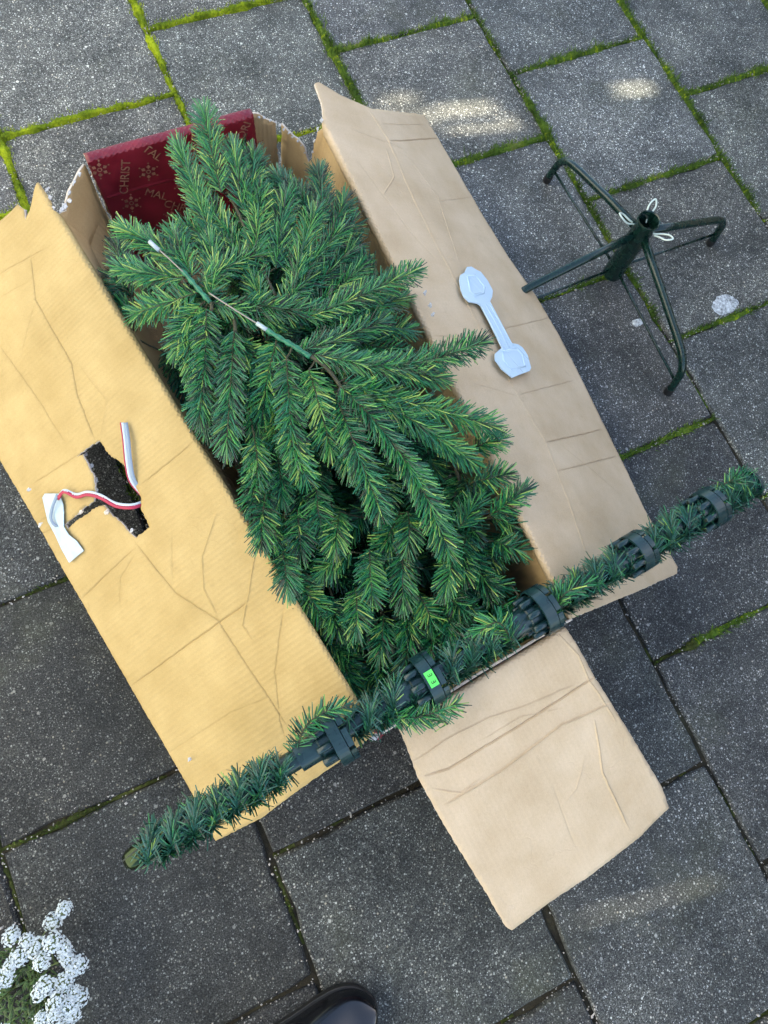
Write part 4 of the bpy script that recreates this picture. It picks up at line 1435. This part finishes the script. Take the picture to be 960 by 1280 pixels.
# crimped shiny end
m_ = MB(); rings = []
n = 16; vs = []
for t, rx, ry in ((0.06, .0152, .0152), (0.03, .0152, .0152), (0.014, .015, .0125), (0.004, .013, .009), (-0.002, .009, .005)):
    for k in range(n):
        a = 2 * math.pi * k / n
        vs.append(P(t) + psd * math.cos(a) * rx + pup * math.sin(a) * ry)
fs = [(i * n + k, i * n + (k + 1) % n, (i + 1) * n + (k + 1) % n, (i + 1) * n + k) for i in range(4) for k in range(n)]
fs.append(tuple(4 * n + k for k in range(n)))
m_.add(vs, fs)
m_.build('crimped_end', M_POLE_END, pole, p0, True)
m_ = MB(); m_.tube([P(-0.0015) - psd * .004 + pup * .0045, P(0.012) - psd * .006 + pup * .0105, P(0.024) - psd * .008 + pup * .0125], 0.0013, 6)
m_.build('end_slit', M_BLACKINK, pole, p0)
# open rolled rim at the other end
m_ = MB()
m_.tube([P(PL) + (psd * math.cos(a) + pup * math.sin(a)) * 0.023 for a in [2 * math.pi * k / 20 for k in range(21)]], 0.0022, 6, cap=False)
m_.tube([P(PL - 0.015), P(PL - 0.002)], [0.017, 0.022], 16)
m_.build('end_collar', M_GREENPL, pole, P(PL), True)


def tpos(px, py):
    return (at(px, py, PZ) - p0).dot(pax)


def holder(tc, phase, scale=1.0):
    """sleeve, ring of hook sockets and slotted collar; collar end at tc"""
    R = 0.0385 * scale; wc = 0.027
    c = P(tc)
    rad = lambda a: psd * math.cos(a) + pup * math.sin(a)
    m_ = MB()
    n = 24
    prof = [(-0.062, .0155), (-0.062, .0195), (-0.030, .0195), (-0.028, .0215), (-0.006, .0215), (0.004, .0215), (0.004, .0150)]
    vs = [c + pax * t + rad(2 * math.pi * k / n) * r_ for t, r_ in prof for k in range(n)]
    fs = [(i * n + k, i * n + (k + 1) % n, (i + 1) * n + (k + 1) % n, (i + 1) * n + k) for i in range(len(prof) - 1) for k in range(n)]
    m_.add(vs, fs)
    for k in range(8):        # webs out to the collar
        a = phase + (k + 0.5) * math.pi / 4
        q = rad(a + math.pi / 2) * 0.0012
        m_.add([c + rad(a) * .019 + pax * t + s * q for t in (-.008, .004) for s in (-1, 1)] + [c + rad(a) * (R - .001) + pax * t + s * q for t in (-.008, .004) for s in (-1, 1)],
               [(0, 1, 5, 4), (2, 6, 7, 3), (0, 4, 6, 2), (1, 3, 7, 5)])
    h = m_.build('branch_holder', M_GREENPL, pole, c); autosmooth(h, 35)
    # slotted collar
    m_ = MB()
    for k in range(8):
        a0_, a1_ = phase + k * math.pi / 4, phase + (k + 1) * math.pi / 4
        def sect(b0, b1, t0, t1, nn):
            vs = []; fs = []
            for i in range(nn + 1):
                a = b0 + (b1 - b0) * i / nn
                for rr, t in ((R - .0028, t0), (R, t0 + .0006), (R, t1 - .0006), (R - .0028, t1)):
                    vs.append(c + rad(a) * rr + pax * t)
            for i in range(nn):
                for j in range(4):
                    j2 = (j + 1) % 4
                    fs.append((i * 4 + j, i * 4 + 4 + j, i * 4 + 4 + j2, i * 4 + j2))
            fs += [(0, 1, 2, 3), tuple(nn * 4 + j for j in (3, 2, 1, 0))]
            m_.add(vs, fs)
        sect(a0_, a1_, -wc * .48, wc * .18, 5)
        sect(a0_ + 0.075, a1_ - 0.075, wc * .18, wc * .52, 4)
    m_.build('collar', M_GREENPL, h, c)
    for k in range(8):
        a = phase + (k + .5) * math.pi / 4
        b_ = c + rad(a) * 0.0270
        m_ = MB(); m_.tube([b_ - pax * 0.034, b_ - pax * 0.033, b_ + pax * 0.004], [0.0040, 0.0052, 0.0052], 10)
        m_.build('socket', M_GREENPL, h, b_, True)
        m_ = MB(); m_.tube([b_ - pax * 0.0342, b_ - pax * 0.030], 0.0028, 8); m_.build('socket_bore', M_BLACKINK, h, b_)
    return h, c, R, rad


HT = [tpos(421, 916), tpos(535, 846), tpos(677, 762), tpos(803, 698), tpos(889, 640)]
hold = [holder(t, 0.2 + 0.13 * i, (1.08, 1.0, 0.97, 0.84, 0.86)[i]) for i, t in enumerate(HT)]
# lime green sticker with the letters E E on the second collar
h, c, R, rad = hold[1]
view = (CAM_P - c); av = math.atan2(view.dot(pup), view.dot(psd)) - 0.05
m_ = MB(); vs = []
for i in range(9):
    a = av - 0.30 + 0.60 * i / 8
    for t in (-0.0095, 0.0035):
        vs.append(c + rad(a) * (R + .0006) + pax * t)
m_.add(vs, [(2 * i, 2 * i + 1, 2 * i + 3, 2 * i + 2) for i in range(8)])
m_.build('sticker', M_STICKER, h, c)
for da in (-0.13, 0.13):
    tm = text_mesh('E', 0.0095, 0.0001)
    for v in tm.vertices:
        a = av + da + v.co.x / R
        v.co = rad(a) * (R + .0009 + v.co.z) + pax * (-0.003 + v.co.y)
    put('sticker_letter', tm, M_BLACKINK, h, c)


def garland(t0, t1, turns_pitch, ph, dens=3600, tb=0.0):
    """needled tinsel wound round the pole between t0 and t1"""
    r = nr
    vs, fs, tone, mi = [], [], [], []
    L = t1 - t0; c0 = P(t0)
    turns = L / turns_pitch
    n = int(L * dens)
    wire_ = []
    for i in range(n):
        f = (i + r.random()) / n
        t = t0 + L * f
        a = ph + f * turns * 2 * math.pi + (math.pi if i % 2 else 0)
        e1 = psd * math.cos(a) + pup * math.sin(a)
        e2 = -psd * math.sin(a) + pup * math.cos(a)
        tang = (pax * turns_pitch + e2 * 2 * math.pi * 0.018).normalized()
        base = P(t) + e1 * 0.0175
        side = tang.cross(e1).normalized()
        q = i * 2.39996 + r.uniform(-.4, .4)
        rd = side * math.cos(q) * 1.0 + e1 * (0.30 * math.sin(q) + 0.14)
        ang = math.radians(r.gauss(38, 14))
        if r.random() < .10: rd = rd + e1 * 0.7
        d = (tang * math.cos(ang) * (1 if r.random() < .9 else -1) + rd.normalized() * math.sin(ang)).normalized()
        tn = max(0, min(1, 0.42 + tb + r.gauss(0, .22)))
        needle(vs, fs, tone, mi, base - c0, d, e1, (r.uniform(.019, .030) if r.random() < .93 else r.uniform(.03, .04)), 0.0009, -e1 * r.uniform(0.05, 0.35), tn)
    m2 = MB()
    for i in range(int(turns * 14) + 1):
        f = i / max(1, int(turns * 14)); a = ph + f * turns * 2 * math.pi
        wire_.append(P(t0 + L * f) - c0 + (psd * math.cos(a) + pup * math.sin(a)) * 0.0165)
    m2.tube(wire_, 0.0018, 5)
    b = len(vs); vs += [Vector(v) for v in m2.v]; tone += [0.2] * len(m2.v)
    fs += [tuple(i + b for i in f) for f in m2.f]; mi += [1] * len(m2.f)
    me = bpy.data.meshes.new('garland')
    me.from_pydata([tuple(v) for v in vs], [], fs)
    me.materials.append(M_NEEDLE_P); me.materials.append(M_TAPE)
    me.polygons.foreach_set('material_index', mi)
    me.attributes.new('tone', 'FLOAT', 'POINT').data.foreach_set('value', tone)
    put('garland', me, None, pole, c0)


garland(0.024, HT[0] - 0.085, 0.062, 0.3, 8886)
garland(HT[0] + 0.019, HT[1] - 0.035, 0.075, 2.0, 7193)
garland(HT[1] + 0.018, HT[2] - 0.060, 0.070, 0.0, 8039)
garland(HT[2] + 0.016, HT[3] - 0.022, 0.072, 1.0, 8039)
garland(HT[3] + 0.004, HT[4] - 0.020, 0.070, 3.0, 8462)
garland(HT[4] + 0.006, PL - 0.002, 0.060, 1.5, 8039)
for s in ([(368, 948, .30), (380, 912, .325), (402, 892, .335), (430, 884, .33)],
          [(470, 888, .295), (515, 898, .31), (572, 880, .312)],
          [(560, 905, .29), (535, 892, .30), (505, 895, .305)],
          [(905, 605, .315), (925, 598, .318), (942, 604, .305)],
          [(690, 768, .310), (706, 742, .330), (738, 728, .322)], [(640, 800, .312), (622, 778, .330), (596, 792, .318)]):
    ptsw = [at(*q) for q in s]
    me = sprig_mesh([q - ptsw[0] for q in ptsw], None, 1300, 0.024)
    put('sprig', me, None, pole, ptsw[0])

# ------------------------------------------------------------------ metal tree stand
SC = Vector((1.133, 0.367, 0))
stand = empty('tree_stand', SC, 'dark green metal tree stand with four tube legs beside the box', 'tree stand')
m_ = MB()
n = 28; prof = [(.034, .0200), (.034, .0220), (.200, .0220), (.2025, .0236), (.206, .0236), (.208, .0226), (.206, .0206), (.12, .0202)]
vs = [SC + Vector((math.cos(2 * math.pi * k / n) * r_, math.sin(2 * math.pi * k / n) * r_, z)) for z, r_ in prof for k in range(n)]
m_.add(vs, [(i * n + k, i * n + (k + 1) % n, (i + 1) * n + (k + 1) % n, (i + 1) * n + k) for i in range(len(prof) - 1) for k in range(n)])
m_.add([SC + Vector((math.cos(2 * math.pi * k / n) * .0201, math.sin(2 * math.pi * k / n) * .0201, .06)) for k in range(n)], [tuple(range(n))])
cl = m_.build('socket_tube', M_STAND, stand, SC); autosmooth(cl, 40)
for ang_ in (math.pi / 2, 0.005, -math.pi / 2 - 0.02, math.pi):
    u = Vector((math.cos(ang_), math.sin(ang_), 0))
    path = [SC + u * .016 + Vector((0, 0, .168)), SC + u * .12 + Vector((0, 0, .140)), SC + u * .215 + Vector((0, 0, .113))]
    bend = smooth_path([path[-1], SC + u * .252 + Vector((0, 0, .099)), SC + u * .278 + Vector((0, 0, .076)), SC + u * .289 + Vector((0, 0, .042)), SC + u * .2945 + Vector((0, 0, .012))], 5)
    m_ = MB(); m_.tube(path[:-1] + bend, 0.0083, 14)
    lg = m_.build('leg', M_STAND, stand, SC + u * .15, True)
    m_ = MB(); m_.tube([SC + u * .2930 + Vector((0, 0, .018)), SC + u * .2955 + Vector((0, 0, .001))], 0.0098, 12)
    fc = m_.build('foot_cap', M_CAP, lg, SC + u * .295); autosmooth(fc)
    m_ = MB(); m_.tube([SC + u * .015 + Vector((0, 0, .052)), SC + u * .285 + Vector((0, 0, .040))], 0.0030, 8)
    m_.build('brace_rod', M_STAND, stand, SC + u * .15, True)
for ang_, dz in ((2.45, .186), (0.75, .186), (-1.1, .186)):
    u = Vector((math.cos(ang_), math.sin(ang_), 0)); q = Vector((-u.y, u.x, 0))
    b = SC + Vector((0, 0, dz))
    m_ = MB()
    m_.tube(smooth_path([b + u * .012, b + u * .024 + q * .001, b + u * .036 + q * .007 + Vector((0, 0, .004)), b + u * .050 + q * .0075 + Vector((0, 0, .012)), b + u * .060 + q * .001 + Vector((0, 0, .016)), b + u * .050 - q * .0055 + Vector((0, 0, .010)), b + u * .036 - q * .003 + Vector((0, 0, .004)), b + u * .026 - q * .003], 6), 0.0018, 8)
    m_.build('eye_bolt', M_ZINC, stand, b, True)

# ------------------------------------------------------------------ black shoe at the bottom edge
TIP = Vector((0.074, -0.692, 0))
shoe = empty('shoe', TIP - Vector((0.14, 0, 0)), 'black polished leather shoe at the bottom edge, toe pointing right', 'shoe')
SLEN = 0.29


def shoe_w(f):    # f 0 toe tip .. 1 heel, half widths left/right
    toe = math.sqrt(max(0, 1 - (1 - min(1, f / .22)) ** 2))
    heel = math.sqrt(max(0, 1 - (max(0, (f - .88) / .12)) ** 2))
    w_ = 0.052 - 0.013 * max(0, min(1, (f - .3) / .35)) + 0.004 * max(0, (f - .75) / .25)
    return w_ * toe * heel


def shoe_h(f):
    return 0.038 + 0.024 * min(1, f / .12) ** .7 * 0.35 + 0.030 * max(0, min(1, (f - .12) / .30)) + 0.022 * max(0, min(1, (f - .42) / .3))


def loft(fs_, grow, z0, hf, nn, opening=None):
    vs = []; fc = []
    for f in fs_:
        x = TIP.x - f * SLEN
        wv = max(0.0008, shoe_w(f) + grow)
        hh = hf(f)
        for k in range(nn + 1):
            a = math.pi * k / nn
            ca, sa = math.cos(a), math.sin(a)
            y = TIP.y + wv * math.copysign(abs(ca) ** 0.75, ca) - 0.006 * math.sin(f * 5)
            z = z0 + (hh - z0) * (sa ** 0.62)
            vs.append(Vector((x, y, z)))
    for i in range(len(fs_) - 1):
        for k in range(nn):
            if opening and opening(fs_[i], (k + .5) / nn): continue
            fc.append((i * (nn + 1) + k, i * (nn + 1) + k + 1, (i + 1) * (nn + 1) + k + 1, (i + 1) * (nn + 1) + k))
    return vs, fc


FS = [0.0005, .006, .018, .04, .07, .11, .15, .20, .25, .30, .36, .42, .48, .54, .6, .66, .72, .78, .84, .89, .93, .96, .985, .9995]
m_ = MB(); m_.add(*loft(FS, -0.003, 0.014, shoe_h, 24, lambda f, k: .55 < f < .92 and .27 < k < .73))
up_ = m_.build('upper', M_LEATHER, shoe, TIP, True)
so = up_.modifiers.new('thickness', 'SOLIDIFY'); so.thickness = 0.0022
sb = up_.modifiers.new('sub', 'SUBSURF'); sb.levels = 1; sb.render_levels = 2
m_ = MB()
per = []
for f in FS: per.append(Vector((TIP.x - f * SLEN, TIP.y + shoe_w(f) + .0035 - 0.006 * math.sin(f * 5), 0)))
for f in reversed(FS): per.append(Vector((TIP.x - f * SLEN, TIP.y - shoe_w(f) - .0035 - 0.006 * math.sin(f * 5), 0)))
per[0].x += .003; per[-1].x += .003
nper = len(per)
vs = []
for z, g in ((0.0005, .985), (0.006, 1.0), (0.013, 1.0), (0.0155, .985)):
    cxy = Vector((TIP.x - SLEN / 2, TIP.y, 0))
    vs += [cxy + (p - cxy) * g + Vector((0, 0, z)) for p in per]
fs = [(i * nper + k, i * nper + (k + 1) % nper, (i + 1) * nper + (k + 1) % nper, (i + 1) * nper + k) for i in range(3) for k in range(nper)]
fs += [tuple(3 * nper + k for k in range(nper)), tuple(reversed(range(nper)))]
m_.add(vs, fs)
so_ = m_.build('sole', M_SOLE, shoe, TIP); autosmooth(so_, 35)


def on_upper(f, k):
    wv = shoe_w(f) - .003; hh = shoe_h(f); a = math.pi * k
    ca, sa = math.cos(a), math.sin(a)
    return Vector((TIP.x - f * SLEN, TIP.y + wv * math.copysign(abs(ca) ** .75, ca) - 0.006 * math.sin(f * 5), 0.014 + (hh - 0.014) * (max(0, sa) ** .62)))


m_ = MB(); m_.tube([on_upper(0.295 + 0.05 * math.sin(math.pi * k / 20), k / 20) for k in range(21)], 0.0011, 6)
m_.build('toe_seam', M_STITCH, shoe, TIP, True)
m_ = MB(); m_.tube([p + Vector((0, 0, .0155)) - (p - Vector((TIP.x - SLEN / 2, TIP.y, 0))) * .022 for p in per], 0.0008, 5)
m_.build('welt_stitching', M_STITCH, shoe, TIP, True)
m_ = MB(); m_.add([Vector((TIP.x - f * SLEN, TIP.y + s_ * shoe_w(f) * .8, .03)) for f in (.5, .6, .7, .8, .9) for s_ in (-1, 1)], [(2 * i, 2 * i + 1, 2 * i + 3, 2 * i + 2) for i in range(4)])
m_.build('insole', M_SOCK, shoe, TIP)

# ------------------------------------------------------------------ white flowers in the corner
fl = empty('alyssum_plant', at(20, 1240, 0.0), 'low plant with clusters of tiny white flowers in the bottom left corner', 'flower')
fr = random.Random(12)


def head_mesh(seed):
    r = random.Random(seed)
    m_ = MB()
    n = 72
    for i in range(n):
        f = (i + .5) / n
        el = math.acos(1 - f * 0.85); az = i * 2.39996
        d = Vector((math.sin(el) * math.cos(az), math.sin(el) * math.sin(az), math.cos(el)))
        lob = 1 + 0.16 * noise.noise(Vector((d.x * 1.7, d.y * 1.7, seed * 5.3)))
        c = Vector((d.x * .0165 * lob, d.y * .0150 * lob, d.z * .0105 - .003)) * r.uniform(.86, 1.1) + Vector((r.gauss(0, .0010), r.gauss(0, .0010), r.gauss(0, .0008)))
        d = (d + Vector((r.gauss(0, .2), r.gauss(0, .2), 0.35))).normalized()
        u = d.orthogonal().normalized(); v = d.cross(u)
        a0_ = r.uniform(0, 6)
        for k in range(4):
            a = a0_ + k * math.pi / 2
            e = u * math.cos(a) + v * math.sin(a); q = -u * math.sin(a) + v * math.cos(a)
            l = .0025 * r.uniform(.8, 1.15); cp = d * r.uniform(-.0004, .0010)
            m_.add([c, c + e * l * .35 + q * l * .34, c + e * l * .75 + q * l * .42 + cp, c + e * l + cp * .6, c + e * l * .75 - q * l * .42 + cp, c + e * l * .35 - q * l * .34], [(0, 1, 2, 3), (0, 3, 4, 5)], 0)
        m_.add([c + d * .0006 + u * .0004, c + d * .0006 - u * .0004 + v * .0003, c + d * .0006 - v * .0005, c + d * .0012], [(0, 1, 3), (1, 2, 3), (2, 0, 3)], 1)
    nn = 10
    m_.add([Vector((math.cos(2 * math.pi * k / nn) * rr, math.sin(2 * math.pi * k / nn) * rr, z)) for rr, z in ((.0110, -.004), (.009, -.001), (.005, .0016)) for k in range(nn)],
           [(i * nn + k, i * nn + (k + 1) % nn, (i + 1) * nn + (k + 1) % nn, (i + 1) * nn + k) for i in range(2) for k in range(nn)] + [tuple(2 * nn + k for k in range(nn))], 1)
    me = m_.mesh()
    me.materials.append(M_PETAL); me.materials.append(M_FSTEM)
    return me


HM = [head_mesh(s) for s in range(4)]
heads = [(80, 1136, .085), (66, 1152, .08), (14, 1170, .095), (34, 1176, .10), (44, 1184, .10), (66, 1178, .105), (80, 1186, .10), (52, 1202, .11), (84, 1198, .10), (98, 1206, .095), (90, 1214, .10), (24, 1196, .10),
         (12, 1208, .105), (6, 1222, .105), (58, 1232, .115), (50, 1240, .115), (80, 1228, .105), (92, 1240, .10), (98, 1248, .095), (84, 1258, .105), (70, 1252, .115), (68, 1270, .115), (90, 1268, .10), (52, 1274, .115),
         (-14, 1180, .10), (-10, 1235, .11), (80, 1285, .105), (60, 1295, .11), (-20, 1270, .11), (20, 1300, .115), (40, 1310, .11), (-30, 1210, .1), (5, 1290, .115)]
base = at(20, 1245, 0.0)
for px, py, z in heads:
    p = at(px, py, z)
    o = put('flower_head', fr.choice(HM), None, fl, p)
    dv_ = (p - base); tilt = Vector((dv_.x * 3.0, dv_.y * 3.0, 1)).normalized()
    o.rotation_mode = 'QUATERNION'; o.rotation_quaternion = tilt.to_track_quat('Z', 'Y') @ Matrix.Rotation(fr.uniform(0, 6), 3, 'Z').to_quaternion()
    s_ = fr.uniform(.62, .92); o.scale = (s_, s_, s_)
    m_ = MB(); root_ = base.lerp(Vector((p.x, p.y, 0)), 0.45) + Vector((fr.uniform(-.02, .02), fr.uniform(-.02, .02), 0))
    m_.tube(smooth_path([root_, root_.lerp(p, .55) + Vector((0, 0, .012)), p - tilt * .004], 4), [.0014] * 4 + [.001] * 5, 5)
    m_.build('stem', M_FSTEM, fl, root_, True)
lf = MB()
for i in range(900):
    px, py = fr.uniform(-60, 84), fr.uniform(1168, 1340)
    if px > 60 and py < 1190: continue
    c = at(px, py, 0) + Vector((0, 0, fr.uniform(.004, .085)))
    c = base.lerp(c, .93)
    d = Vector((fr.gauss(0, 1), fr.gauss(0, 1), fr.uniform(-.1, .9))).normalized()
    q = d.cross(Vector((0, 0, 1))).normalized(); u = q.cross(d)
    l, wv = fr.uniform(.012, .024), fr.uniform(.0014, .0026)
    lf.add([c, c + d * l * .4 + q * wv, c + d * l * .45 + u * .0008, c + d * l * .4 - q * wv, c + d * l - Vector((0, 0, l * .15))], [(0, 1, 2), (0, 2, 3), (1, 4, 2), (2, 4, 3)])
tag(lf.build('foliage', M_FLEAF, fl, base), kind='stuff')
